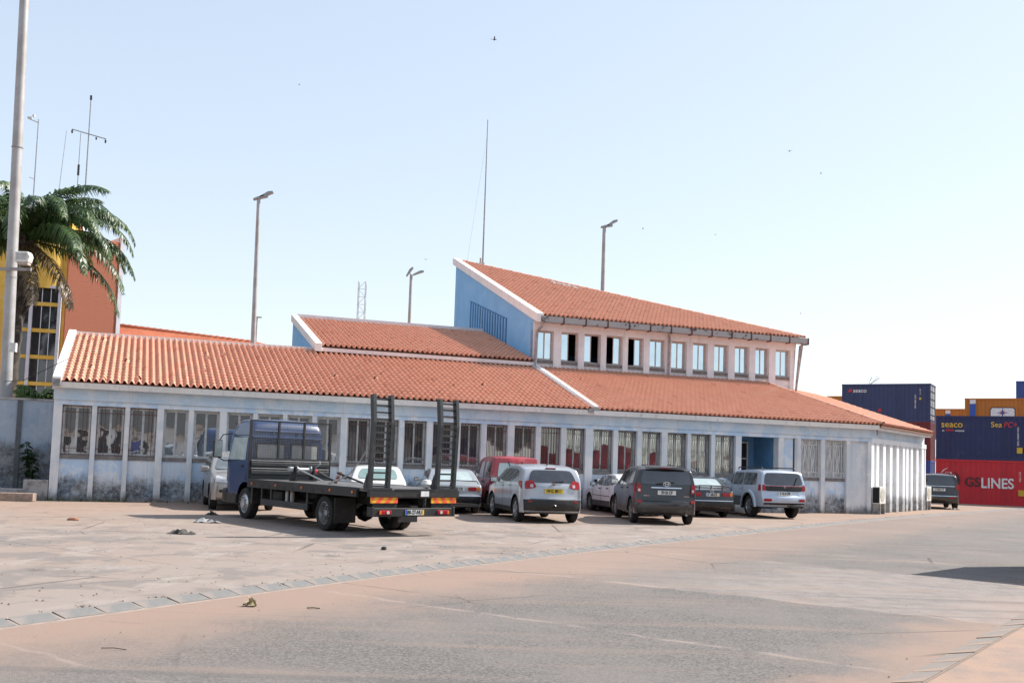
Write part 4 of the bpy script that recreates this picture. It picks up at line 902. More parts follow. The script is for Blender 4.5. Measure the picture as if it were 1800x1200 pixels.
# --- black SUV at the far end
P_BLK2 = paint('dusty_black_paint', (.016, .018, .02), .18, .2, .3)
root, c = build_car(RAV(), 'parked_car', 'black SUV parked past the building corner beside the red container', (21.95, 53.2), RAD(75), P_BLK2, CG_DARK, RIM_D, 'five', side_w=SUVW, rear_w=(.72, .58, 1.12, 1.52), front_w=(.74, .6, 1.14, 1.5),
    lamps=[('r', [(.70, .92), (.84, .94), (.83, 1.16), (.73, 1.14)], RED_L, 'tail_lamp'), ('s', [(-1.86, 1.0), (-2.06, .92), (-2.04, 1.16), (-1.9, 1.16)], RED_L, 'tail_lamp'), ('r', [(.46, .50), (.70, .50), (.70, .57), (.46, .57)], RED_L, 'reflector')],
    rear_patches=[([(-.70, 1.05), (.70, 1.05), (.70, 1.075), (-.70, 1.075)], CHROME, 'chrome_strip'), ([(-.82, .60), (.82, .60), (.82, .625), (-.82, .625)], CHROME, 'bumper_trim')], seams=[(0, .48, 0, 1.07)], handles=[(.14, .98, P_BLK2)], mirror=(.80, 1.14, P_BLK2, (.14, .24, .17)), rails=(.2, -1.6, .58, 1.70, STEEL))
plate(root, c.rear(), .90, 'E 5284 CF', PL_W, .52, .12); root.scale = (1.07, 1.07, 1.07)
# --- silver SUV facing the camera, left of the truck
P_SLV2 = paint('warm_silver_paint', (.33, .32, .31), .25, .5, .35)
root, c = build_car(RAV(), 'parked_car', 'silver SUV facing forward, half hidden by the blue truck cab', (-8.15, 30.9), RAD(-70), P_SLV2, CG_MID, RIM_D, 'five', side_w=SUVW, rear_w=(.74, .64, 1.13, 1.53), front_w=(.74, .6, 1.14, 1.5),
    flamps=[('f', [(.44, .76), (.80, .80), (.76, .98), (.5, .92)], CLEAR_L, 'headlamp'), ('s', [(1.75, .78), (2.05, .76), (2.0, .95), (1.8, .97)], CLEAR_L, 'headlamp'), ('f', [(.56, .50), (.68, .50), (.68, .58), (.56, .58)], BLACKP, 'fog_lamp')],
    seams=[(0, .48, 0, 1.07), (.98, .48, .95, 1.05), (-.96, .8, -.92, 1.1)], handles=[(.14, .98, P_SLV2), (-.75, 1.0, P_SLV2)], mirror=(.82, 1.14, P_SLV2, (.14, .24, .17)))
# ================================================================ FLATBED TRUCK (x forward, origin under rear axle)
tr = new_empty('flatbed_truck', (-3.20, 23.07, 0), RAD(128.6), 'flatbed recovery truck with blue cab, mesh headboard and two upright loading ramps', 'truck')
P_CAB = paint('blue_cab_paint', (.004, .034, .12), .04, .0, .35)
DECK = mat('worn_deck_plate', (.10, .10, .10), .5, .4, c2=(.22, .205, .19), sc=5)
HW = 1.12
# deck
box('deck', DECK, tr, -1.95, 3.72, -HW+.03, HW-.03, .93, .99)
for sg in (1, -1):
    s0 = box('side_rail', BLACKM, tr, -1.55, 3.74, sg*HW-.03, sg*HW+.03, .80, 1.0, .008)
    for x in (3.45, 2.15, .85, -.45, -1.4):
        MB().lathe([(.028, 0), (.028, .018), (.001, .022)], 'y', 10, (x, 0, .90)).obj('marker_lamp', ORANGE_L, tr, True).location = (0, sg*(HW+.03), 0)
        if sg < 0: tr.children[-1].rotation_euler = (0, 0, 0)
    for x in (2.9, 2.5, 1.7, 1.3, .3, -.1): MB().box(x-.03, x+.03, sg*(HW+.031)-.004, sg*(HW+.031)+.004, .83, .9).obj('lashing_slot', INK, s0)
    # side guard
    MB().box(.65, 3.05, sg*(HW-.04)-.02, sg*(HW-.04)+.02, .40, .55).obj('side_guard', GREYM, tr, bevel=.006)
    for x in (.70, 1.62, 2.52, 3.02): MB().box(x-.03, x+.03, sg*(HW-.05)-.02, sg*(HW-.05)+.02, .40, .82).obj('guard_post', GREYM, tr)
    MB().box(-1.6, 4.6, sg*.42-.05, sg*.42+.05, .62, .86).obj('chassis_rail', BLACKM, tr)
for x in (-1.5, -.6, .4, 1.4, 2.4, 3.4): box('cross_member', BLACKM, tr, x-.04, x+.04, -.98, .98, .82, .92)
box('tail_beam', BLACKM, tr, -2.02, -1.93, -HW, HW, .82, .98, .01); 
MB().hexa([(-2.0, -.42, .80), (-1.6, -.42, .80), (-1.6, .42, .80), (-2.0, .42, .80), (-2.03, -.5, .985), (-1.6, -.5, .985), (-1.6, .5, .985), (-2.03, .5, .985)]).obj('tail_box', BLACKM, tr)
MB().box(-2.045, -2.035, -.32, -.12, .84, .95).obj('white_sign', INKW, tr)
# chevron boards
def chevron(y0, y1, sg):
    e = MB().box(-1.995, -1.975, y0, y1, .70, .855).obj('chevron_board', mat('yellow_reflective', (.80, .42, .02), .45), tr)
    n = 3; w = (y1-y0)/n
    for i in range(-1, n+1):
        a = y0+i*w; pts = []
        P = [(a, .70), (a+w*.5, .70), (a+w*.5+sg*.13, .855), (a+sg*.13, .855)]
        P = [(min(max(y, y0), y1), z) for y, z in P]
        if abs(P[0][0]-P[1][0])+abs(P[2][0]-P[3][0]) < .02: continue
        MB().add([(-1.999, y, z) for y, z in P], [(0, 1, 2, 3)]).obj('red_stripe', mat('red_reflective', (.85, .10, .04), .45), e)
    return e
chevron(.42, 1.06, -1); chevron(-1.06, -.42, 1)
for y0, y1 in ((.42, .96), (-.96, -.44)): box('rear_panel', BLACKM, tr, -1.972, -1.9, y0, y1, .50, .82)
# rear bar with lamps and plate
box('rear_bar', BLACKM, tr, -2.0, -1.86, -1.02, 1.02, .42, .60, .015)
for sg in (1, -1):
    box('bar_end', BLACKM, tr, -2.01, -1.8, sg*1.0-.03, sg*1.0+.03, .42, .62, .01)
    l = box('tail_lamp', RED_L, tr, -2.03, -2.0, sg*.72-.15, sg*.72+.15, .465, .555, .02)
    MB().box(-2.034, -2.03, min(sg*.82, sg*.865), max(sg*.82, sg*.865), .475, .545).obj('turn_lamp', ORANGE_L, l); MB().lathe([(.036, -.0), (.036, -.008), (.001, -.01)], 'x', 12, (-2.03, sg*.72-sg*.06, .51)).obj('reverse_lamp', CLEAR_L, l)
    box('bar_bracket', BLACKM, tr, -1.9, -1.82, sg*.45-.04, sg*.45+.04, .5, .8)
pl = MB().box(-2.014, -2.004, -.23, .23, .455, .565).obj('number_plate', PL_W, tr)
text('plate_text', '80-27-NU', .115, INK, pl, frame((-2.0155, .0, .51), (0, -1, 0), (0, 0, 1)), .004, 'CENTER', .78)
MB().box(-2.017, -2.0145, .185, .23, .455, .565).obj('plate_band', BLUE_I, pl); MB().box(-2.017, -2.0145, -.23, -.19, .455, .565).obj('plate_band', YEL_I, pl)
# wheels
WR = .385
for sg in (1, -1):
    put_wheel(tr, 0, sg*.93, WR, .22, RIM_D, 'truck', sg); put_wheel(tr, 0, sg*.66, WR, .22, RIM_D, 'truck', sg)
    put_wheel(tr, 4.15, sg*.90, WR, .24, RIM, 'front', sg)
    MB().box(-.52, -.50, sg*.80-.26, sg*.80+.26, .20, .74).obj('mudflap', BLACKP, tr)
    # rear mudguard arc
    A = [[(.48*cos(a)*1.0, sg*.80+o, .40+.46*sin(a)) for o in (-.26, .26)] for a in [pi*(.06+.88*j/10) for j in range(11)]]
    MB().grid(A).obj('mudguard', BLACKP, tr, True)
MB().tube([(0, -.8, WR), (0, .8, WR)], .07, 8).obj('rear_axle', BLACKM, tr); MB().lathe([(.001, -.2), (.14, -.14), (.20, 0), (.14, .14), (.001, .2)], 'y', 14, (0, 0, WR)).obj('differential', BLACKM, tr, True)
MB().tube([(4.15, -.75, WR), (4.15, .75, WR)], .06, 8).obj('front_axle', BLACKM, tr); MB().tube([(.1, 0, .42), (3.6, 0, .56)], .05, 8).obj('drive_shaft', BLACKM, tr)
box('fuel_tank', BLACKM, tr, 1.3, 2.3, -.95, -.5, .42, .80, .05); box('battery_box', BLACKM, tr, 2.35, 2.85, .45, .90, .42, .76, .03)
for x in (2.05, 2.25): MB().lathe([(.001, 0), (.06, 0), (.06, .22), (.03, .26), (.001, .26)], 'z', 12, (x, .78, .52)).obj('canister', WHITE, tr, True)
box('engine_block', BLACKM, tr, 3.2, 4.7, -.4, .4, .42, .9, .05); box('spare_wheel_box', BLACKM, tr, -1.4, -.6, -.35, .35, .45, .72, .08)
# cab
def cab_mesh():
    prof = [(3.98, .78), (3.98, 1.05), (3.98, 1.9), (4.0, 2.22), (4.08, 2.42), (4.3, 2.49), (5.0, 2.46), (5.25, 2.38), (5.42, 2.20), (5.62, 1.50), (5.68, 1.30), (5.70, .70), (5.66, .45)]
    m = MB(); rows = []
    def hw(z): return 1.02-(.0 if z < 1.45 else .10*((z-1.45)/1.05)**1.3)
    xs = sorted(set([3.98, 4.02, 4.1, 4.3, 4.6, 4.9, 5.2, 5.4, 5.5, 5.6, 5.66, 5.70]+[4.15+.52*c for c in (-.32, 0, .33, .62, .82, .93, .99)]))
    def top(x):
        P = [(3.98, 2.20), (4.02, 2.36), (4.12, 2.44), (4.35, 2.49), (4.9, 2.475), (5.2, 2.41), (5.38, 2.26), (5.62, 1.50), (5.68, 1.28), (5.70, .9)]
        for a, b in zip(P, P[1:]):
            if a[0] <= x <= b[0]: return lerp(a[1], b[1], (x-a[0])/(b[0]-a[0]))
        return P[-1][1]
    for x in xs:
        zt = top(x); d = abs(x-4.15); zb = .58
        if d < .52: zb = max(zb, WR+.02+sqrt(.52**2-d*d)*.98)
        zb = min(zb, zt-.1)
        rc = .13; half = []; tp = max(0, (x-5.3)/.4); k = 1-.06*tp*tp
        zc = max(zt-rc, zb+.05)
        for f in (0, .2, .45, .7, .9, 1): z = lerp(zb, zc, f); half.append((x-.04*tp, hw(z)*k, z))
        ye = hw(zc)*k
        for an in (30, 60, 90): q_ = RAD(an); half.append((x-.03*tp, ye-rc*(1-cos(q_)), zc+(zt-zc)*sin(q_)))
        for t in (.6, .3, 0): half.append((x+.04*tp*(1-t*t), (ye-rc)*t, zt+.02*(1-t*t)))
        rows.append(half+[(p[0], -p[1], p[2]) for p in reversed(half[:-1])])
    m.grid(rows); n = len(rows[0]); m.f += [tuple(range(n)), tuple(range((len(rows)-1)*n, len(rows)*n))]
    return m, hw
_old = set(o.name for o in tr.children)
cm, chw = cab_mesh(); cab = cm.obj('cab', P_CAB, tr, True, angle=40)
# recessed back wall features of the cab
box('cab_rear_panel', P_CAB, tr, 3.945, 3.982, -.96, .96, .9, 1.98, .01); box('roof_edge', P_CAB, tr, 3.92, 3.985, -.95, .95, 2.0, 2.06, .012); 
MB().box(3.955, 3.978, -.9, .9, 2.20, 2.215).obj('roof_seam', mat('pale_blue_edge', (.30, .36, .58), .4), tr)
GLC = m_carglass('cab_rear_glass', (.40, .41, .41), .06, (.55, .56, .55))
for sg in (1, -1):
    w = MB().box(3.93, 3.944, sg*.47-.36, sg*.47+.36, 1.48, 1.86).obj('rear_window', GLC, tr, bevel=.004)
    MB().box(3.925, 3.946, sg*.47-.40, sg*.47+.40, 1.44, 1.478).box(3.925, 3.946, sg*.47-.40, sg*.47+.40, 1.862, 1.9).box(3.925, 3.946, sg*.47-.40, sg*.47-.362, 1.478, 1.862).box(3.925, 3.946, sg*.47+.362, sg*.47+.40, 1.478, 1.862).obj('window_seal', BLACKP, w)
    P = [(4.18, 1.46), (5.38, 1.46), (5.22, 2.02), (4.18, 2.02)]
    MB().add([(x, sg*(chw(z)+.008), z) for x, z in P], [(0, 1, 2, 3)]).obj('side_window', CG_PALE, tr)
    for a_, b_ in (((4.12, .95), (4.12, 2.08)), ((4.12, 2.08), (5.25, 2.08)), ((5.48, .9), (5.48, 1.46))):
        MB().bar((a_[0], sg*(chw(a_[1])+.002), a_[1]), (b_[0], sg*(chw(b_[1])+.002), b_[1]), .014, .012).obj('door_gap', INK, tr)
    box('cab_step', BLACKP, tr, 4.72, 5.6, sg*.95-.08, sg*.95+.08, .36, .62, .03)
    MB().box(4.3, 4.5, sg*(1.025)-.015, sg*(1.025)+.015, 1.28, 1.32).obj('door_handle', BLACKP, tr)
    mi = ibox('mirror', BLACKP, tr, (5.50, sg*1.32, 1.72), (.10, .24, .46), .03)
    MB().box(-.056, -.051, -.10, .10, -.2, .2).obj('mirror_glass', CHROME, mi)
    MB().tube([(5.40, sg*.98, 2.12), (5.46, sg*1.2, 2.08), (5.50, sg*1.30, 1.9)], .016, 6).obj('mirror_arm', BLACKP, tr); MB().tube([(5.50, sg*1.30, 1.5), (5.46, sg*1.15, 1.42), (5.40, sg*1.0, 1.42)], .016, 6).obj('mirror_arm', BLACKP, tr)
    box('wheel_arch_trim', BLACKP, tr, 3.62, 3.70, sg*.93-.12, sg*.93+.12, .4, .95)
box('front_bumper', BLACKP, tr, 5.5, 5.82, -1.05, 1.05, .36, .72, .06)
MB().add([(5.635-.0, -.9, 1.48), (5.635, .9, 1.48), (5.40, .82, 2.2), (5.40, -.82, 2.2)], [(0, 1, 2, 3)]).obj('windscreen', CG_MID, tr)
for o in [c_ for c_ in tr.children if c_.name not in _old]:      # compact day cab
    if o.type == 'MESH' and not o.location.length:
        for v in o.data.vertices:
            if v.co.x > 4.45: v.co.x = 4.45+(v.co.x-4.45)*.76
    elif o.type == 'MESH': o.location.x = 4.45+(o.location.x-4.45)*.76
# headboard: solid ribbed panel below, mesh cage above
hb = box('headboard', GREYM, tr, 3.74, 3.79, -HW, HW, .98, 1.52)
for z in (1.10, 1.30): MB().prism([(3.735, z), (3.70, z+.03), (3.70, z+.10), (3.735, z+.13)], 'y', -HW+.05, HW-.05).obj('rib', GREYM, hb)
for z in (1.265, 1.455): MB().box(3.715, 3.74, -HW+.05, HW-.05, z-.008, z+.008).obj('bright_edge', mat('bare_edge', (.5, .5, .5), .4, .5), hb)
fr = MB()
for y in (-HW+.02, -.35, .35, HW-.02): fr.box(3.745, 3.785, y-.025, y+.025, 1.52, 2.46) if abs(y) < .9 else fr.box(3.74, 3.79, y-.03, y+.03, .95, 2.46)
fr.box(3.745, 3.785, -HW+.05, HW-.05, 2.42, 2.46); fr.obj('cage_frame', BLACKM, hb)
wm = MB(); n = 52
for i in range(1, n): y = -HW+2*HW*i/n; wm.bar((3.765, y, 1.52), (3.765, y, 2.42), .0055, .0055)
for i in range(1, 23): z = 1.52+.9*i/23; wm.bar((3.765, -HW+.05, z), (3.765, HW-.05, z), .0055, .0055)
tag(wm.obj('wire_mesh', mat('grey_wire', (.16, .16, .165), .5, .3), hb), kind='stuff')
# ramps
def ramp(yc):
    r = new_empty('ramp', (-1.93, yc, .98)); r.parent = tr
    for y in (-.21, .21):
        MB().prism([(-.05, 0), (.06, 0), (.0, 1.35), (.07, 1.92), (-.06, 1.94), (-.12, 1.36)], 'y', y-.036, y+.036).obj('ramp_rail', GREYM, r)
    for i in range(14):
        z = .06+i*.137; x = -.0-.045*min(1, z/1.35)+(.07*(z-1.35)/.57 if z > 1.35 else 0)
        MB().box(x-.045, x+.045, -.18, .18, z-.018, z+.018).obj('rung', GREYM, r)
    MB().box(-.09, .14, -.27, .27, -.035, .03).obj('hinge_plate', GREYM, r)
    MB().prism([(.06, .03), (.2, .03), (.06, .32)], 'y', -.255, -.24).obj('gusset', GREYM, r); MB().prism([(.06, .03), (.2, .03), (.06, .32)], 'y', .24, .255).obj('gusset', GREYM, r)
    return r
ramp(.85); ramp(-.80)
# winch, tools and chain on the deck
w = new_empty('winch', (2.75, .15, .99)); w.parent = tr
MB().lathe([(.001, -.2), (.09, -.2), (.09, -.17), (.05, -.17), (.05, .17), (.09, .17), (.09, .2), (.001, .2)], 'y', 14, (0, 0, .28)).obj('drum', RIM, w, True)
MB().box(-.12, .12, -.26, -.22, 0, .36).box(-.12, .12, .22, .26, 0, .36).box(-.14, .14, -.3, .3, 0, .03).obj('mount', BLACKM, w); ibox('motor', STEEL, w, (0, .34, .28), (.13, .14, .13), .03); ibox('motor', RED_I, w, (.02, -.34, .24), (.1, .1, .1), .02)
MB().tube([(0, -.3, .3), (-.05, -.42, .42), (-.02, -.42, .5)], .012, 6).obj('lever', STEEL, w); MB().bar((-.1, .2, .3), (-.5, -.3, .02), .03, .03).obj('strut', RIM, w)
for (x, y, a, L) in ((.9, .5, .5, .5), (.75, .3, -.7, .55), (.55, .1, .9, .6)):
    ch = MB().bar((-L/2, 0, 0), (L/2, 0, .22), .07, .04).obj('chock', BLACKM if a > 0 else RUST, tr); ch.location = (x, y, 1.03); ch.rotation_euler = (0, 0, a)
lk = MB().tube([(.035*cos(t*pi/5), 0, .018*sin(t*pi/5)) for t in range(11)], .006, 5, False).mesh('chain_link', True); lk.materials.append(STEEL)
cr = new_empty('chain', (0, 0, 0)); cr.parent = tr
pa, pb = Vector((-1.9, .99, 2.05)), Vector((.6, .6, 1.02))
for i in range(52):
    t = i/51; p = pa.lerp(pb, t)+Vector((0, 0, -.30*sin(t*pi)**1.0*(1-.3*t)))
    t2 = t+.01; p2 = pa.lerp(pb, t2)+Vector((0, 0, -.30*sin(t2*pi)**1.0*(1-.3*t2))); d = (p2-p).normalized()
    o = link('chain_link', lk, STEEL, cr); o.matrix_local = Matrix.Translation(p) @ d.to_track_quat('X', 'Z').to_matrix().to_4x4() @ Matrix.Rotation(i % 2*pi/2, 4, 'X')
MB().lathe([(.001, 0), (.10, .03), (.13, .1), (.08, .18), (.001, .2)], 'z', 12).obj('sack', WHITE, tr, True).location = (-1.6, -.55, .99)

# ================================================================ CONTAINERS
def m_cont(name, c):
    if name in MATS: return MATS[name]
    k = NT(name); st = k.noise(1, 5, .6, k.co((2.2, 2.2, .3))); n = k.noise(1.3, 6, .65)
    col = k.mix(k.ramp(st, .45, .75, 0, .5), c, tuple(v*.6 for v in c)); col = k.mix(k.ramp(n, .5, .8, 0, .4), col, tuple(v*.75+.05 for v in c))
    r = k.noise(5, 6, .7); col = k.mix(k.ramp(r, .68, .76, 0, .6), col, (.12, .06, .035))
    MATS[name] = k.fin(col, .55, 0, .4); return MATS[name]
_cm = {}
CH, CW = 2.70, 2.44
def cont_meshes(L, m):
    key = (L, m.name)
    if key in _cm: return _cm[key]
    fr = MB()
    for x0 in (0, L-.13):
        for y0 in (0, CW-.13): fr.box(x0, x0+.13, y0, y0+.13, .004, CH-.004)
    for z0, z1 in ((.004, .16), (CH-.12, CH-.004)):
        for y0 in (0, CW-.1): fr.box(.13, L-.13, y0, y0+.1, z0, z1)
        for x0 in (0, L-.1): fr.box(x0, x0+.1, .13, CW-.13, z0, z1)
    for x0 in (-.01, L-.17):
        for y0 in (-.01, CW-.15):
            for z0 in (.002, CH-.12): fr.box(x0, x0+.18, y0, y0+.16, z0, z0+.118)
    def corr(n, pitch, dep):
        out = []; x = .0
        for i in range(n): out += [(x, 0), (x+pitch*.26, 0), (x+pitch*.5, dep), (x+pitch*.76, dep)]; x += pitch
        out.append((x, 0)); return out
    n = int((L-.26)/.28); pt = (L-.26)/n; cs = corr(n, pt, .04); sd = MB()
    for y, s in ((.022, 1), (CW-.022, -1)): sd.grid([[(.13+x, y+s*d, .16), (.13+x, y+s*d, CH-.12)] for x, d in cs])
    n2 = 8; c2_ = corr(n2, (CW-.26)/n2, .04); sd.grid([[(.03+d, .13+x, .16), (.03+d, .13+x, CH-.12)] for x, d in c2_])
    rf = MB(); n3 = int((L-.26)/.4); c3 = corr(n3, (L-.26)/n3, .025); rf.grid([[(.13+x, .1, CH-.03-d), (.13+x, CW-.1, CH-.03-d)] for x, d in c3]); rf.add([(.1, .1, .15), (L-.1, .1, .15), (L-.1, CW-.1, .15), (.1, CW-.1, .15)], [(0, 1, 2, 3)])
    ms = [b.mesh(nm, False, True) for b, nm in ((fr, 'frame'), (sd, 'side_panels'), (rf, 'roof'))]
    for me in ms: me.materials.append(m)
    _cm[key] = ms; return ms
CT_BLUE = m_cont('navy_container_paint', (.018, .027, .095)); CT_RED = m_cont('red_container_paint', (.52, .024, .036)); CT_OR = m_cont('orange_container_paint', (.46, .16, .022)); CT_MAR = m_cont('maroon_container_paint', (.15, .022, .025)); CT_BL2 = m_cont('bright_blue_container_paint', (.03, .075, .28)); CT_GRYB = m_cont('faded_navy_container_paint', (.035, .05, .125)); CT_DOOR = m_cont('sun_glare_door_paint', (.62, .63, .66))  # CT_DOOR: glare of the sunlit door end painted as near-white
def container(L, m, pos, ang, label, dm=None):
    r = new_empty('shipping_container', pos, ang, label, 'container', 'stacked shipping containers')
    ms = cont_meshes(L, m); link('frame', ms[0], m, r); link('side_panel', ms[1], m, r); link('roof', ms[2], m, r)
    d_ = dm or m
    for y0, y1 in ((.14, CW/2-.006), (CW/2+.006, CW-.14)):
        d = box('door', d_, r, L-.06, L-.02, y0, y1, .17, CH-.13)
        for f in (.28, .72):
            y = lerp(y0, y1, f); MB().tube([(L+.01, y, .1), (L+.01, y, CH-.08)], .02, 6).obj('lock_rod', STEEL if not dm else BLACKM, d)
        for z in ((.5, 1.05, 1.6, 2.15) if dm else (1.05,)): MB().box(L-.018, L+.0, y0+.02, y1-.02, z-.03, z+.03).obj('door_rib', BLACKM if dm else m, d)
    return r
CA = RAD(-30); cd = Vector((cos(CA), sin(CA), 0))
def ctext(root, s, x, z, size, m, bold=0, sx=1, align='LEFT', vert=False, nm='lettering', shear=0):
    M = frame((x, .008, z), (1, 0, 0), (0, 0, 1)) if not vert else frame((x, .008, z), (0, 0, 1), (-1, 0, 0))
    return text(nm, s, size, m, root, M, bold, align, sx, shear)
F0 = Vector((26.58, 64.0, 0))
r1 = container(12.19, CT_RED, F0, CA, 'red shipping container with large white and dark shipping-line lettering, bottom row')
ctext(r1, 'GS', 1.66, 1.32, .78, mat('dark_logo_ink', (.06, .025, .03), .6), .016, .95); ctext(r1, 'LINES', 2.56, 1.28, .86, INKW, .018, .86)
lg = MB(); 
def crescent(x0, z0, rx, rz, w, a0, a1, n=14):
    P = []
    for i in range(n+1):
        t = lerp(a0, a1, i/n); k = sin(pi*i/n); P.append([(x0+rx*cos(t), .008, z0+rz*sin(t)), (x0+(rx-w*k)*cos(t), .008, z0+(rz-w*k)*sin(t))])
    return MB().grid(P)
crescent(.92, 1.40, .48, .56, .18, -1.9, 1.5).obj('logo', mat('dark_logo_ink'), r1); crescent(.72, 1.48, .48, .46, .06, -1.6, .8).obj('logo', INKW, r1); crescent(.82, 1.6, .58, .58, .05, 1.7, 2.9).obj('logo', INKW, r1)
MB().tube([(.4, .01, 1.6), (1.06, .01, 1.69), (.95, .01, 1.48)], .02, 4).obj('logo', INKW, r1)
for j, z in enumerate((1.9, 1.7, 1.5)): ctext(r1, 'GSLU 245', 4.72+.0*j, 1.45, .16, INKW, 0, .9, 'LEFT', True); break
box('placard', mat('yellow_placard', (.62, .40, .03), .6), r1, 4.62, 4.95, -.004, .01, .6, .95)
r2 = container(12.19, CT_BLUE, F0+Vector((0, 0, CH)), CA, 'navy container with large yellow lettering standing on the red one')
ctext(r2, 'seaco', .30, 2.16, .56, YEL_I, .004, .98); ctext(r2, 'an', .36, 1.78, .15, INKW, .003); ctext(r2, 'HNA', .58, 1.80, .18, RED_I, .006, 1.1); ctext(r2, 'company', 1.10, 1.78, .15, INKW, .003)
ctext(r2, 'Sea', 3.12, 2.16, .46, YEL_I, .003, 1.); ctext(r2, 'PC+', 3.82, 2.16, .46, RED_I, .006, .9, shear=.2); ctext(r2, 'SEGU 528463 45G1', 4.62, .9, .14, INKW, .001, 1., 'LEFT', True); box('placard', mat('yellow_placard'), r2, 4.55, 4.85, -.004, .01, .45, .8)
# left rear stack of three
S0 = Vector((24.1, 74.6, 0))
container(6.06, CT_BL2, S0, CA, 'blue container at the bottom of the left stack, glimpsed past the building corner')
r4 = container(6.06, CT_MAR, S0+Vector((0, 0, CH)), CA, 'maroon container in the middle of the left stack'); box('placard', mat('yellow_placard'), r4, 5.3, 5.5, -.004, .01, 1.2, 1.5)
r5 = container(6.06, CT_GRYB, S0+Vector((0, 0, 2*CH)), CA, 'faded navy container with small white lettering on top of the left stack', CT_DOOR)
ctext(r5, 'seaco', .78, 2.22, .42, INKW, .004, 1.); MB().prism([(.42, 2.12), (.72, 2.12), (.72, 2.32), (.54, 2.34)], 'y', .0, .008).obj('logo', RED_I, r5); ctext(r5, 'SEAU 40261 22G1', 5.05, .95, .13, INKW, .002, 1., 'LEFT', True); ctext(r5, 'CU CAP', 5.38, 1.9, .12, INKW, 0, 1., 'LEFT', True); box('placard', mat('yellow_placard'), r5, 5.3, 5.45, -.004, .01, 1.55, 1.72); MB().prism([(2.5, .7), (2.75, .7), (2.75, .9), (2.6, .95)], 'y', .0, .008).obj('logo', RED_I, r5)
# further ones
container(12.19, CT_OR, Vector((22.0, 95.0, 5.75)), CA, 'orange container behind and left of the top navy container'); container(12.19, CT_OR, Vector((22.0, 95.0, 3.0)), CA, 'orange container under the far left orange one')
r7 = container(12.19, CT_OR, Vector((35.3, 79.6, 2*CH-.35)), CA, 'orange container with a blue and white emblem panel behind the navy one')
box('blue_band', BLUE_I, r7, .36, .78, -.003, .01, .15, 2.25); box('white_box', INKW, r7, .36, .78, -.003, .01, 2.27, 2.58); ctext(r7, 'CIROS', .57, .30, .36, YEL_I, .01, .9, 'LEFT', True)
MB().prism([(2.85+.22*(1-cos(a)) if a < pi/2 else 0, 0) for a in ()] or [(1.78, .3), (3.55, .3), (3.55, 1.85), (3.4, 2.01), (1.93, 2.01), (1.78, 1.85)], 'y', -.003, .008).obj('emblem_border', mat('dark_logo_ink'), r7)
MB().prism([(1.84, .3), (3.49, .3), (3.49, 1.82), (3.37, 1.94), (1.96, 1.94), (1.84, 1.82)], 'y', -.006, -.001).obj('emblem_panel', INKW, r7)
for i in range(8):
    a = i*pi/4; L_ = .42 if i % 2 == 0 else .26; m_ = (BLUE_I, ORANGE_L)[i % 2]
    MB().add([(2.66+.09*cos(a-pi/8*2), -.009, 1.58+.09*sin(a-pi/4)), (2.66+L_*cos(a), -.009, 1.58+L_*sin(a)), (2.66+.09*cos(a+pi/4), -.009, 1.58+.09*sin(a+pi/4)), (2.66, -.009, 1.58)], [(0, 1, 2, 3)]).obj('emblem_point', m_, r7)
container(12.19, CT_OR, Vector((35.3, 79.6, 2.3)), CA, 'orange container hidden under the emblem container')
r9 = container(12.19, CT_OR, Vector((36.9, 93.5, 5.02)), CA, 'small far orange container seen between two stacks'); box('blue_band', BLUE_I, r9, 2.6, 3.0, -.003, .01, .15, 2.25); box('white_box', INKW, r9, 2.6, 3.0, -.003, .01, 2.25, 2.56)
container(12.19, CT_BL2, Vector((46.9, 95.0, 8.0)), CA, 'bright blue container high at the right edge'); container(12.19, CT_OR, Vector((46.9, 95.0, 5.3)), CA, 'orange container under the bright blue one')
# weed on the top container
wd = new_empty('weed', S0+cd*1.6+Vector((.6, .8, 3*CH)), 0, 'dry twig of weed on top of the left container stack', 'weed')
tw = MB()
for i in range(5): a = random.uniform(0, 6); tw.tube([(0, 0, 0), (.2*cos(a)+.25, .1*sin(a), .3), (.5*cos(a)*.6+.5, .1*sin(a), .5+.2*random.random())], .012, 4)
tw.obj('stem', mat('dry_stem', (.20, .17, .12), .9), wd)
# container off to the right that throws the shadow on the road
container(6.06, CT_BLUE, Vector((9.55, 18.6, RZ)), RAD(-44), 'navy container standing just right of the frame beside the road')
# ================================================================ BACKGROUND LEFT: TOWER BUILDING
YEL = m_wall('ochre_wall', (.70, .42, .075), (.74, .47, .10), .25, -3, .1)
WTRIM = m_wall('lilac_white_trim', (.60, .58, .64), (.66, .64, .68), .2, -3, .1)
def m_brick():
    k = NT('orange_brick'); b = k.new('ShaderNodeTexBrick', Scale=1.0); b.offset = .5
    k.put(b.inputs['Vector'], k.co((1, 1, 1)))
    k.put(b.inputs['Color1'], (.60, .185, .085)); k.put(b.inputs['Color2'], (.52, .15, .07)); k.put(b.inputs['Mortar'], (.42, .16, .10))
    b.inputs['Brick Width'].default_value = .28; b.inputs['Row Height'].default_value = .11; b.inputs['Mortar Size'].default_value = .012
    k.bump(b.outputs['Fac'], .4, -.01); return k.fin(b.outputs['Color'], .85, 0, .3)
BRK = m_brick()
DKGL = m_glass_mirror('dark_curtain_glass', (.10, .10, .11), .7, .05)
tw_ = new_empty('tower_building', (-24.25, 54.6, 0), RAD(16), 'yellow and orange brick tower block behind the palm tree', 'building')
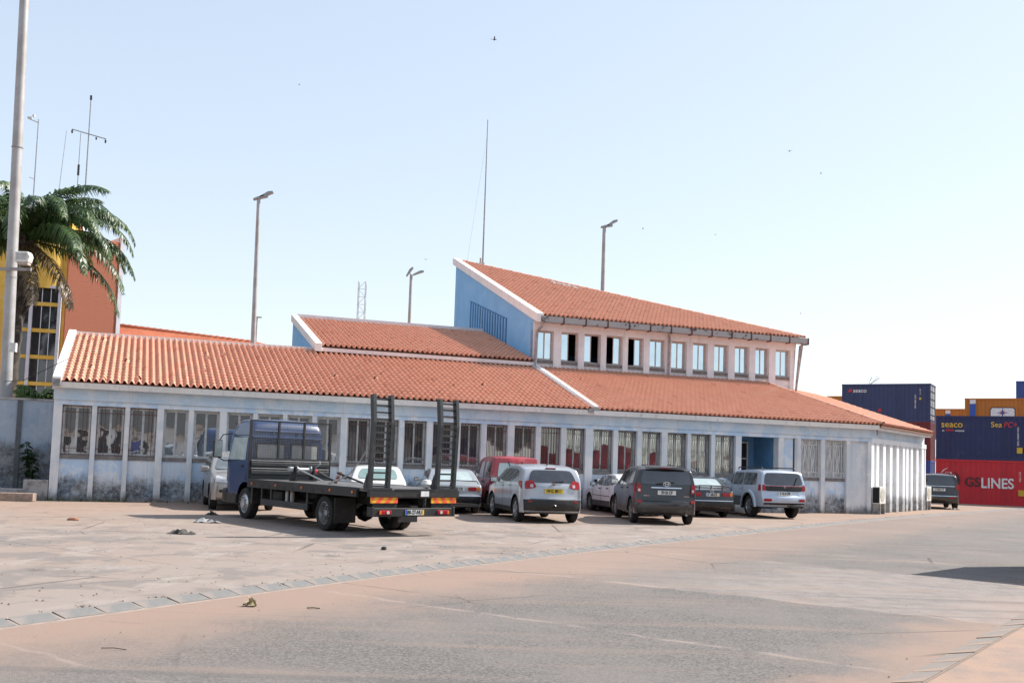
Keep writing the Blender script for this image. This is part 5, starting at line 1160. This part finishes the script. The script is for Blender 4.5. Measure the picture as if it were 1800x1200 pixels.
# brick core: separate courses standing proud, drawn as slabs with recessed joints
core = MB().box(0, 2.72, 0.02, 4, 0, 13.1).obj('brick_core', BRK, tw_); core.location = (.15, 0, 0); core.rotation_euler = (0, 0, RAD(27))
bm_ = MB().prism([(0, 0), (2.72, 0), (2.72, .088), (0, .088)], 'y', -.0, .03).mesh('brick_course'); bm_.materials.append(BRK)
for i in range(95): o = link('brick_course', bm_, BRK, core); o.location = (0, -.010+random.uniform(-.003, .003), 3.0+i*.106)
box('white_edge', WTRIM, core, 2.725, 2.95, -.06, 4, 0, 13.4)
body_t = box('yellow_body', YEL, tw_, -6.2, .14, .15, 5, 0, 14.1); box('roof_slab', WTRIM, tw_, -6.3, .3, .0, 5.2, 14.1, 14.45)
ac = MB()
pts = []
for i in range(13):
    a = pi*i/12; pts.append((-1.2+1.05*cos(a), -.35*sin(a)+.1))
ac.prism(pts, 'z', 10.05, 14.1).obj('curved_bay', YEL, tw_, True, angle=50)
for x in (-2.25, -1.55, -.16): box('mullion', WTRIM, tw_, x-.08, x+.08, -.18, .16, 2, 10.05)
box('bay_head', WTRIM, tw_, -2.35, -.06, -.2, .16, 10.05, 10.2)
for j in range(6):
    z = 2.2+j*1.42
    box('spandrel_panel', YEL, tw_, -2.17, -.24, -.1, .14, z-.2, z)
    for x0, x1 in ((-2.17, -1.63), (-1.47, -1.06), (-1.02, -.63), (-.59, -.24)):
        box('window_pane', DKGL, tw_, x0, x1, -.02, .05, z+.02, z+1.2)
    for x in (-1.04, -.61): box('thin_mullion', WTRIM, tw_, x-.02, x+.02, -.06, .1, z, z+1.22)
# antennas on its roof
def antenna(x, z0, z1, label, r=.03, parts=()):
    e = new_empty('roof_antenna', (x, 56, z0), 0, label, 'antenna', 'antennas on the tower roof')
    MB().tube([(0, 0, 0), (0, 0, z1-z0)], [r, r*.6], 6).obj('pole', STEEL, e)
    for nm, b, m_ in parts: b.obj(nm, m_, e)
    return e
antenna(-26.9, 14.3, 19.8, 'antenna pole with small weather vane, leftmost on the tower roof', .04, [('arm', MB().bar((-.5, 0, 5.5), (0, 0, 5.3), .04, .04), STEEL), ('sensor', MB().box(-.6, -.38, -.06, .06, 5.5, 5.62).box(-.33, -.22, -.05, .05, 5.62, 5.75), WHITE), ('bracket', MB().bar((-.3, 0, 2.2), (0, 0, 2.1), .03, .03), STEEL)])
a_ = antenna(-25.6, 14.3, 19.2, 'thin leaning whip antenna beside the weather vane', .02); a_.rotation_euler = (0, RAD(3.5), 0)
antenna(-24.5, 14.3, 19.1, 'short antenna with a thick joint left of the cross antenna', .03, [('joint', MB().tube([(0, 0, 2.4), (0, 0, 3.0)], .06, 6), BLACKP)])
antenna(-24.05, 14.3, 21.2, 'tall cross-shaped antenna with hanging lamps on the tower roof', .045, [('crossarm', MB().bar((-.95, 0, 5.0), (.98, 0, 4.5), .05, .05), STEEL), ('lamp', MB().box(-.97, -.9, -.04, .04, 4.78, 4.95), BLACKP), ('lamp', MB().box(.92, .99, -.04, .04, 4.28, 4.45), BLACKP), ('lamp', MB().box(.4, .46, -.04, .04, 4.45, 4.58), BLACKP), ('tip', MB().tube([(0, 0, 6.7), (0, 0, 6.95)], .06, 6), BLACKP)])
# low wings with orange roofs beside the tower
wg = new_empty('rear_wing', (-24.4, 60, 0), RAD(0), 'low building with a smooth orange roof behind the main building', 'building')
box('wall', YEL, wg, 0, 18, 3, 8, 0, 7.4)
OROOF = mat('faded_orange_roof', (.50, .155, .075), .85, c2=(.42, .12, .06), sc=1.2)
MB().hexa([(-.3, .4, 7.2), (18, -4, 6.0), (18, 8, 6.2), (-.3, 8, 7.2), (-.3, 3.2, 9.32), (8.6, 3.0, 8.5), (8.9, 4.5, 8.45), (-.3, 4.6, 9.28)]).obj('roof', OROOF, wg)
caps_r = MB()
for i in range(22): t = i/22; caps_r.tube([(-.3+8.6*t, 3.15-.15*t, 9.34-.82*t), (-.3+8.6*(t+.05), 3.15, 9.32-.82*(t+.05))], [.10, .07], 6)
caps_r.obj('ridge_tiles', OROOF, wg)
wg2 = new_empty('left_wing', (-31.5, 57, 0), 0, 'yellow wing with an orange roof at the left edge', 'building')
box('wall', YEL, wg2, -6, 3.2, 0, 5, 0, 7.0); MB().hexa([(-7, -.6, 6.95), (3.6, -.6, 6.95), (3.6, 5, 6.95), (-7, 5, 6.95), (-7, 2, 8.75), (3.0, 2, 8.75), (3.0, 3, 8.75), (-7, 3, 8.75)]).obj('roof', OROOF, wg2); box('fascia', WTRIM, wg2, -7, 3.62, -.62, -.5, 6.8, 6.98)
for x in (-4, -1.6, .8): wq = box('window', DKGL, wg2, x, x+1.2, -.03, .02, 4.4, 6.0); box('window_frame', WTRIM, wq, x-.08, x+1.28, -.02, .01, 4.3, 6.1)

# ================================================================ POLES
def pole(name, base, h, r0, r1, label, cat='lamp post', lean=0, group=None):
    e = new_empty(name, base, 0, label, cat, group)
    MB().tube([(0, 0, 0), (lean*.5, 0, h*.5), (lean, 0, h)], [r0, (r0+r1)/2, r1], 12).obj('post', mat('pale_steel_post', (.38, .37, .37), .55, .2, c2=(.31, .29, .28), sc=1.5), e, True)
    return e
big = pole('floodlight_mast', (-17.0, 34.5, 0), 21, .20, .14, 'thick grey floodlight mast at the left edge in front of the wall', 'mast', -.42)
MB().lathe([(.25, 0), (.25, 1.75), (.205, 2.05)], 'z', 12).obj('base_sleeve', mat('pale_steel_post'), big, True)
for z in (2.95, 7.3, 11.8): MB().lathe([(.15, 0), (.205 if z < 4 else .188, .0), (.205 if z < 4 else .188, .03), (.15, .03)], 'z', 14, (-.02*z, 0, z)).obj('collar', STEEL, big)
MB().bar((-1.2, -.3, 7.52), (.66, -.3, 7.56), .08, .1).obj('crossarm', PIPE, big)
for sx, ry in ((.42, .0), (-.95, 0)):
    fl = MB().prism([(-.24, -.16), (.22, -.16), (.27, .05), (.2, .2), (-.24, .2)], 'y', -.16, .16).obj('floodlight', WHITE, big, bevel=.03); fl.location = (sx, -.38, 7.92)
    MB().box(-.18, .16, -.168, -.163, -.08, .14).obj('lens', mat('dull_lens', (.45, .44, .42), .3), fl); MB().box(-.15, .2, -.12, .12, -.24, -.16).obj('ballast', mat('beige_ballast', (.42, .36, .30), .6), fl)
    MB().bar((sx-.15, -.3, 7.56), (sx-.15, -.34, 7.8), .03, .06).obj('bracket', PIPE, big)
MB().box(.12, .34, -.36, -.24, 4.75, 5.05).obj('junction_box', WHITE, big)
def street_lamp(base, h, r, label, heads, lean=0):
    e = pole('street_lamp', base, h, r*1.5, r*.85, label, 'street lamp', lean, 'tall street lamps behind the building')
    for (x, z, a) in heads:
        o = MB().prism([(-.45, -.05), (.45, -.09), (.48, .02), (.2, .11), (-.4, .05)], 'y', -.15, .15).obj('lamp_head', STEEL, e, bevel=.02); o.location = (x+lean, 0, h+z); o.rotation_euler = (0, a, 0)
        MB().bar((lean, 0, h-.1), (x+lean, 0, h+z), .06, .06).obj('bracket', STEEL, e)
    return e
street_lamp((-15.75, 62, 0), 17.3, .13, 'street lamp left of centre behind the middle roof', [(.45, .2, -.45), (.1, .0, -.3)], -.2)
street_lamp((-8.25, 80, 0), 16.1, .13, 'street lamp with twin floodlights behind the middle roof', [(-.15, .2, -1.0), (.55, .15, -.4)])
street_lamp((6.45, 75, 0), 19.2, .15, 'street lamp behind the top roof with angled lamp head', [(.55, .35, -.55), (.15, .1, -.2)])
e = pole('small_lamp', (-22.75, 90, 0), 13.6, .09, .06, 'small distant lamp beside the left street lamp', 'street lamp'); ibox('lamp_head', STEEL, e, (.15, 0, 13.65), (.5, .2, .1), .02)
e = new_empty('lattice_tower', (-19.6, 130, 0), 0, 'distant pale lattice radio tower', 'tower'); lt = MB(); LG = mat('hazy_lattice', (.55, .56, .58), .7)
for (x, y) in ((-.45, -.45), (.45, -.45), (.45, .45), (-.45, .45)): MB().bar((x, y, 0), (x, y, 24), .09, .09).obj('leg', LG, e)
for i in range(24):
    z = i; s = 1 if i % 2 else -1
    lt.bar((-.45*s, -.45, z), (.45*s, -.45, z+1), .05, .05); lt.bar((-.45, -.45, z), (.45, -.45, z), .05, .05); lt.bar((.45, -.45*s, z), (.45, .45*s, z+1), .05, .05)
lt.obj('bracing', LG, e); 

# ================================================================ PALMS AND PLANTS
def m_leaf(name, c, c2):
    k = NT(name); n = k.noise(.9, 3, .5); col = k.mix(k.ramp(n, .38, .65), c, c2); m = k.fin(col, .42, 0, .5)
    k.b.inputs['Transmission Weight'].default_value = 0; tl = k.new('ShaderNodeBsdfTranslucent'); k.put(tl.inputs[0], tuple(v*1.3 for v in c2)); mx = k.new('ShaderNodeMixShader'); mx.inputs[0].default_value = .22
    k.t.links.new(k.b.outputs[0], mx.inputs[1]); k.t.links.new(tl.outputs[0], mx.inputs[2]); k.t.links.new(mx.outputs[0], k.out.inputs[0]); return m
LEAF = m_leaf('palm_leaf', (.034, .066, .02), (.075, .13, .036)); LEAF_DRY = m_leaf('dry_palm_leaf', (.10, .07, .035), (.17, .12, .06)); LEAF_LT = m_leaf('light_palm_leaf', (.06, .115, .025), (.12, .18, .04)); BUSH = m_leaf('bush_leaf', (.02, .04, .015), (.04, .07, .025))
TRUNK = mat('palm_trunk', (.085, .068, .055), .95, c2=(.04, .032, .027), sc=3, bump=.8, bsc=9)
def frond(az, el, L, droop, m, leaf=.75, n=46, rnd=random, w=.05, twist=0):
    """rachis that rises at el and bends over; leaflets hang from both sides"""
    pts = []; p = Vector((0, 0, 0)); e = el; d = L/n
    f = MB(); h = Vector((cos(az), sin(az), 0)); sd = Vector((-sin(az), cos(az), 0))
    for i in range(n+1):
        pts.append(p.copy()); t = i/n; e2 = el-droop*t**1.4
        dr = h*cos(e2)+Vector((0, 0, sin(e2)))+sd*twist*t; p = p+dr.normalized()*d
    f.tube(pts[::3]+[pts[-1]], [.045*(1-.85*i/(len(pts[::3]))) for i in range(len(pts[::3])+1)], 5)
    for i in range(int(n*.10), n+1):
        t = i/n; dr = (pts[min(i+1, n)]-pts[max(i-1, 0)]).normalized(); up = dr.cross(sd).normalized()*-1
        ln = leaf*(.35+1.0*sin(pi*min(1, .12+t*.88))**.7)*rnd.uniform(.8, 1.1)
        for s in (1, -1):
            for rep in range(2):
                out = (sd*s*rnd.uniform(.45, .95)+dr*rnd.uniform(.35, .75)+up*rnd.uniform(-.15, .45)).normalized()
                a = pts[i]+dr*rnd.uniform(-.03, .03); wv = dr.cross(out).cross(out).normalized()*w*rnd.uniform(.7, 1.1)
                b = a+out*ln*.5+Vector((0, 0, -.10*ln)); c = a+out*ln*.80+Vector((0, 0, -.55*ln*rnd.uniform(.7, 1.2)))
                f.add([a-wv*.4, a+wv*.4, b+wv, b-wv, c], [(0, 1, 2, 3), (3, 2, 4)])
    return f
def palm(base, h, label, nf, L, seed, lean=(0, 0), group=None, low=-.3, extra=()):
    rnd = random.Random(seed); r = new_empty('palm_tree', base, 0, label, 'palm tree', group)
    T = MB(); pts = []; rs = []
    for i in range(26): t = i/25; pts.append((lean[0]*t*t, lean[1]*t*t, h*t)); rs.append((.30+.05*(i % 2))*(1-.25*t))
    T.tube(pts, rs, 12).obj('trunk', TRUNK, r, True, angle=60)
    top = Vector((lean[0], lean[1], h))
    ob = MB()
    for i in range(150):
        a = rnd.uniform(0, 2*pi); z = h-rnd.uniform(.0, 3.2); rr = .22; L2 = rnd.uniform(.25, .55)
        p = Vector((lean[0]*(z/h)**2+rr*cos(a), lean[1]*(z/h)**2+rr*sin(a), z)); ob.bar(p, p+Vector((cos(a)*L2*.5, sin(a)*L2*.5, L2*.9)), .10, .035)
    ob.obj('leaf_base', TRUNK, r)
    cr = new_empty('crown', top); cr.parent = r
    for i in range(nf):
        t = (i+.5)/nf; az = i*2.39996+rnd.uniform(-.2, .2); el = lerp(1.35, low, t**.95)+rnd.uniform(-.1, .1)
        if el < .4 and cos(az) > -.25: continue
        m_ = LEAF_DRY if (t > .93 and rnd.random() < .6) else (LEAF_LT if t < .06 else LEAF)
        frond(az, el, L*rnd.uniform(.85, 1.08)*(1 if t > .1 else .8), lerp(1.5, 1.75, t)+rnd.uniform(-.2, .35), m_, .60, 58, rnd, .034, rnd.uniform(-.25, .25)).obj('frond', m_, cr, fixn=False)
    for az, el, L_, dr, m_ in extra: frond(az, el, L_, dr, m_, .46, 60, rnd, .028, rnd.uniform(-.1, .1)).obj('frond', m_, cr, fixn=False)
    return r
palm((-20.7, 42, 0), 10.1, 'tall dark green palm tree beside the yellow tower', 34, 4.8, 11, (.35, 0), None, -.15, [(.5, 1.2, 4.8, 2.4, LEAF), (-.8, 1.05, 4.8, 2.3, LEAF), (-1.3, .7, 4.6, 2.1, LEAF), (.7, .6, 5.0, 1.9, LEAF), (-.6, .3, 5.0, 1.7, LEAF), (-.1, 1.1, 5.4, 2.5, LEAF), (.25, 1.0, 5.5, 2.35, LEAF), (-.45, .9, 5.3, 2.3, LEAF), (.1, .75, 5.4, 2.1, LEAF), (-.3, .6, 5.3, 2.0, LEAF), (.3, .45, 5.2, 1.8, LEAF), (-.15, .2, 5.4, 1.6, LEAF), (.1, -.1, 5.3, 1.35, LEAF), (-.5, -.4, 4.2, 1.0, LEAF_DRY), (-1.0, -.6, 3.6, .8, LEAF_DRY)])
palm((-24.3, 44, 0), 10.6, 'palm tree cut off by the left edge of the photo', 26, 4.6, 5, (.2, 0))
def low_palm(base, label, L, n, m_, seed):
    rnd = random.Random(seed); r = new_empty('low_palm', base, 0, label, 'plant')
    MB().tube([(0, 0, -base[2]), (0, 0, .05)], [.16, .12], 8).obj('stem', TRUNK, r)
    for i in range(n): frond(i*2.4+rnd.uniform(-.3, .3), rnd.uniform(.5, 1.3), L*rnd.uniform(.7, 1.1), 1.5, m_, .34, 26, rnd, .03).obj('frond', m_, r, fixn=False)
    return r
low_palm((-16.6, 36.4, 2.95), 'light green young palm showing above the boundary wall', 1.35, 22, LEAF_LT, 3); low_palm((-17.9, 36.9, 2.8), 'small palm above the wall next to the mast', 1.1, 14, LEAF_LT, 4)
rnd = random.Random(5)
sh = new_empty('weed_bush', (-14.75, 31.75, 0), 0, 'tall leafy weed growing in the corner by the boundary wall', 'plant')
lf = MB(); stm = MB()
for i in range(4):
    a = rnd.uniform(0, 6); top = Vector((.22*cos(a), .12*sin(a), rnd.uniform(1.1, 1.95))); stm.tube([(0, 0, 0), top*.5, top], [.02, .015, .006], 5)
    for j in range(38):
        t = rnd.uniform(.2, 1); p = top*t; b = rnd.uniform(0, 6.3); o = Vector((cos(b), sin(b), -.25)); L_ = rnd.uniform(.16, .34); s_ = Vector((-sin(b), cos(b), 0))*L_*.28
        lf.add([p, p+o*L_*.5+s_, p+o*L_+Vector((0, 0, -.06)), p+o*L_*.5-s_], [(0, 1, 2, 3)])
stm.obj('stem', BUSH, sh); lf.obj('foliage', BUSH, sh, fixn=False)
g = MB()
for i in range(260):
    u = rnd.uniform(-.2, 2.4) if i < 180 else rnd.uniform(0, 30); v = rnd.uniform(-.12, .06); p = BM @ Vector((u, v, 0)); h_ = rnd.uniform(.03, .14); a = rnd.uniform(0, 6)
    g.add([p+Vector((.012*cos(a), .012*sin(a), 0)), p-Vector((.012*cos(a), .012*sin(a), 0)), p+Vector((rnd.uniform(-.05, .05), rnd.uniform(-.05, .05), h_))], [(0, 1, 2)])
tag(g.obj('grass_tufts', LEAF_LT, fixn=False), 'sparse grass tufts along the foot of the building', 'grass', kind='stuff')

# ================================================================ DEBRIS
STONE = mat('dusty_stone', (.33, .24, .19), .95, c2=(.22, .17, .14), sc=7, bump=.5, bsc=14)
def slabstone(loc, size, rz, label, m_=STONE, tilt=0):
    o = MB().box(-size[0]/2, size[0]/2, -size[1]/2, size[1]/2, 0, size[2]).obj('loose_kerbstone', m_, bevel=.02); o.location = loc; o.rotation_euler = (tilt, 0, rz); return tag(o, label, 'stone', 'loose kerbstones by the wall')
slabstone((-14.45, 30.3, 0), (1.0, .32, .24), .12, 'loose kerbstone lying by the wall, right one in front'); slabstone((-15.45, 30.15, 0), (.95, .32, .24), .1, 'loose kerbstone lying by the wall, left one in front'); slabstone((-15.1, 30.95, 0), (1.0, .3, .34), .08, 'dark kerbstone resting behind the front pair', CONC)
def rock(loc, s, label, m_=STONE, name='rubble_block', cat='rubble'):
    bm = bmesh.new(); bmesh.ops.create_icosphere(bm, subdivisions=2, radius=1)
    rr = random.Random(int(loc[0]*100))
    for v in bm.verts: v.co = Vector((v.co.x*s[0], v.co.y*s[1], max(v.co.z, -.3)*s[2]))*rr.uniform(.8, 1.15)
    me = bpy.data.meshes.new(name); bm.to_mesh(me); bm.free(); o = link(name, me, m_); o.location = loc; return tag(o, label, cat)
slabstone((-14.35, 31.25, 0), (.7, .25, .62), .3, 'grey broken slab standing in the wall corner', CONC); rock((-16.0, 31.8, .1), (.6, .35, .3), 'heap of dark rubble at the foot of the mast', CONC)
rock((-9.72, 23.08, .02), (.13, .08, .06), 'reddish broken brick lying alone on the dusty concrete', mat('brick_piece', (.40, .19, .11), .9))
rock((-2.17, 18.26, .02), (.05, .05, .05), 'small dark stone in front of the truck tail', BLACKP, 'stone', 'stone')
def rag(loc, r, m_, label, n=26, name='rag', cat='rag'):
    rr = random.Random(int(loc[0]*37)); mb = MB()
    P = []
    for i in range(9):
        P.append([(lerp(-r, r, i/8)+rr.uniform(-.03, .03), lerp(-r*.5, r*.5, j/6)+rr.uniform(-.04, .04), max(.004, rr.uniform(-.03, .13)*(1-((i-4)/4.6)**2)*(1-((j-3)/3.6)**2))) for j in range(7)])
    o = mb.grid(P).obj(name, m_, None, True, angle=60); o.location = loc; return tag(o, label, cat)
rag((-6.39, 20.29, .004), .26, mat('dark_rag', (.07, .065, .06), .9), 'dark crumpled rag on the concrete, nearer the road'); rag((-6.92, 23.79, .004), .3, mat('pale_rag', (.36, .36, .35), .8, c2=(.12, .12, .12), sc=9), 'pale crumpled plastic rag near the truck front wheel')
rag((-2.79, 11.38, RZ+.006), .055, mat('yellow_rag', (.40, .33, .18), .9), 'yellowish scrap of litter beside the kerb'); rag((-7.65, 26.7, .004), .16, mat('dark_rag'), 'small dark scrap near the silver SUV')
rag((22.1, 51.0, .004), .3, mat('pale_rag'), 'scrap heap behind the black SUV')
o = MB().tube([(-.11, .02, 0), (0, 0, .008), (.11, -.015, 0)], .0035, 5).obj('twig', mat('dark_twig', (.06, .045, .035), .9)); o.location = (-3.25, 8.68, RZ+.01); tag(o, 'thin dark twig lying on the sandy road edge', 'twig')
o = MB().tube([(-.07, .02, 0), (0, 0, .008), (.07, .015, 0)], .006, 5).obj('twig', mat('dark_twig')); o.location = (-2.09, 11.32, RZ+.01); tag(o, 'short dark twig on the sand near the kerb', 'twig')
# grit and pebbles: nobody could count them
gr = MB(); rnd = random.Random(9)
def pebble(x, y, z, s):
    p = Vector((x, y, z)); a = rnd.uniform(0, 6)
    v = [p+Vector((cos(a+k*1.57)*s*rnd.uniform(.6, 1.2), sin(a+k*1.57)*s*rnd.uniform(.6, 1.2), 0)) for k in range(4)]+[p+Vector((0, 0, s*rnd.uniform(.5, .9)))]
    gr.add(v, [(0, 1, 4), (1, 2, 4), (2, 3, 4), (3, 0, 4)])
for i in range(1500):
    j = rnd.randrange(20, len(K1s)-30); x, y = K1s[j]; x += rnd.gauss(0, .06)-.04; y += rnd.gauss(0, .06)
    if 6 < y < 45: pebble(x-.05, y+.03, .004, rnd.uniform(.006, .022))
for i in range(700):
    y = rnd.uniform(9, 30); x = rnd.uniform(-.5*y, .1*y); s = rnd.uniform(.006, .02)
    d = min((abs(x-kx)+abs(y-ky)) for kx, ky in K1s[::6]); 
    if x < -4.71+(y-9.7)*.6-.5: pebble(x, y, .003, s)
for i in range(500):
    s_ = rnd.uniform(4, 30); p_ = rnd.uniform(-9.2, -2.4); pebble(.5878*s_+.809*p_, .809*s_-.5878*p_, RZ+.003, rnd.uniform(.004, .013))
tag(gr.obj('grit', mat('grit_bits', (.15, .12, .10), .95, c2=(.36, .30, .26), sc=.9), fixn=False), 'scattered grit and pebbles on the ground', 'grit', kind='stuff')
# bolts / small studs along the foot of the wall
for i in range(9):
    p = BM @ Vector((-.3+i*.62, -.42, 0)); o = MB().lathe([(.02, 0), (.02, .05), (.001, .055)], 'z', 6).obj('wall_stud', BLACKP); o.location = p; tag(o, 'small dark ground stud at the foot of the left wall, %s from the building corner' % ('first', 'second', 'third', 'fourth', 'fifth', 'sixth', 'seventh', 'eighth', 'ninth')[i], 'stud', 'studs along the wall foot')

# ================================================================ BIRDS
for i, (x, y, z, s, l) in enumerate([(-1.17, 40, 18.48, .30, 'dark bird high above the roof, topmost in the sky'), (13.42, 50, 17.49, .26, 'bird in the right half of the sky, higher of the pair'), (17.99, 60, 19.38, .2, 'bird in the right half of the sky, farther right'), (-13.36, 60, 23.74, .2, 'tiny bird in the upper left sky'), (-4.03, 45, 10.46, .2, 'bird flying just above the twin street lamp'), (7.45, 60, 15.69, .22, 'bird right of the angled street lamp'), (13.75, 70, 17.77, .22, 'tiny bird above the right end of the roof'), (19.7, 70, 12.48, .2, 'tiny bird just past the right end of the roof')]):
    b = MB().lathe([(.001, -.5), (.09, -.25), (.10, .1), (.05, .35), (.06, .45), (.001, .55)], 'x', 8)
    b.add([(.15, .05, .05), (-.15, .05, .05), (-.12, .5, .35), (.1, .55, .36), (-.15, 1.0, .2)], [(0, 1, 2, 3), (2, 4, 3)]); b.add([(.15, -.05, .05), (-.15, -.05, .05), (-.12, -.5, .35), (.1, -.55, .36), (-.15, -1.0, .2)], [(0, 3, 2, 1), (2, 3, 4)]); b.add([(-.4, 0, 0), (-.8, .12, .02), (-.8, -.12, .02)], [(0, 1, 2)])
    o = b.obj('bird', mat('bird_dark', (.03, .03, .035), .8), None, True, fixn=False); o.location = (x, y, z); o.scale = (s*.62, s*.62, s*.62); o.rotation_euler = (.2*(i % 3-1), .1, i*1.3); tag(o, l, 'bird', 'birds in the sky')

# ================================================================ ACROSS THE ROAD (seen only in the window reflections)
wh = new_empty('warehouse', (18.5, .6, 0), RAD(54), 'grey warehouse across the road, seen as a reflection in the windows', 'building')
box('wall', m_wall('warehouse_wall', (.72, .72, .70), (.77, .76, .74), .4, .4, .2), wh, -30, 8, -12, 0, 0, 3.0); MB().prism([(-12.5, 3.0), (.9, 2.9), (-6, 6.4)], 'x', -30.3, 8.3).obj('roof', mat('dark_sheet_roof', (.03, .029, .028), .8), wh)
for i in range(12): box('door', BLUE_I if i % 5 == 2 else DARK, wh, -28+i*3, -26.6+i*3, 0, .06, 0, 2.5)
cp = copy_tree(paj_root); cp.location = (3.4, -4.4, 0); cp.rotation_euler = (0, 0, RAD(22)); cp['label'] = 'off-roader across the road, seen mirrored in the left windows'
v2, _ = van('white van across the road, seen mirrored in the windows behind the truck cab', (14.3, -.4, 0)[:2], RAD(24), P_WHT)
container(6.06, CT_RED, Vector((27.3, 10.7, 0)), RAD(54), 'red container across the road, seen mirrored in the right-hand windows')
ww = new_empty('white_shed', (36.5, 22, 0), RAD(54), 'white shed across the road, seen mirrored in the ornate window grilles', 'building'); box('wall', m_wall('white_shed_wall', (.72, .72, .70), (.76, .75, .73), .3, .3, .2), ww, 0, 40, -10, 0, 0, 4.6); MB().prism([(-10.5, 4.6), (.5, 4.6), (-5, 6.4)], 'x', -.3, 40.3).obj('roof', mat('dark_sheet_roof'), ww)

cb = MB().tube([(-17.0, 34.2, 3.75), (-15.8, 33.0, 3.72), (-14.9, 32.2, 3.95), (-13.75, 31.55, 4.35)], .012, 5).obj('cable', INK); tag(cb, 'thin black cable sagging from the mast to the corner of the tiled roof', 'cable')
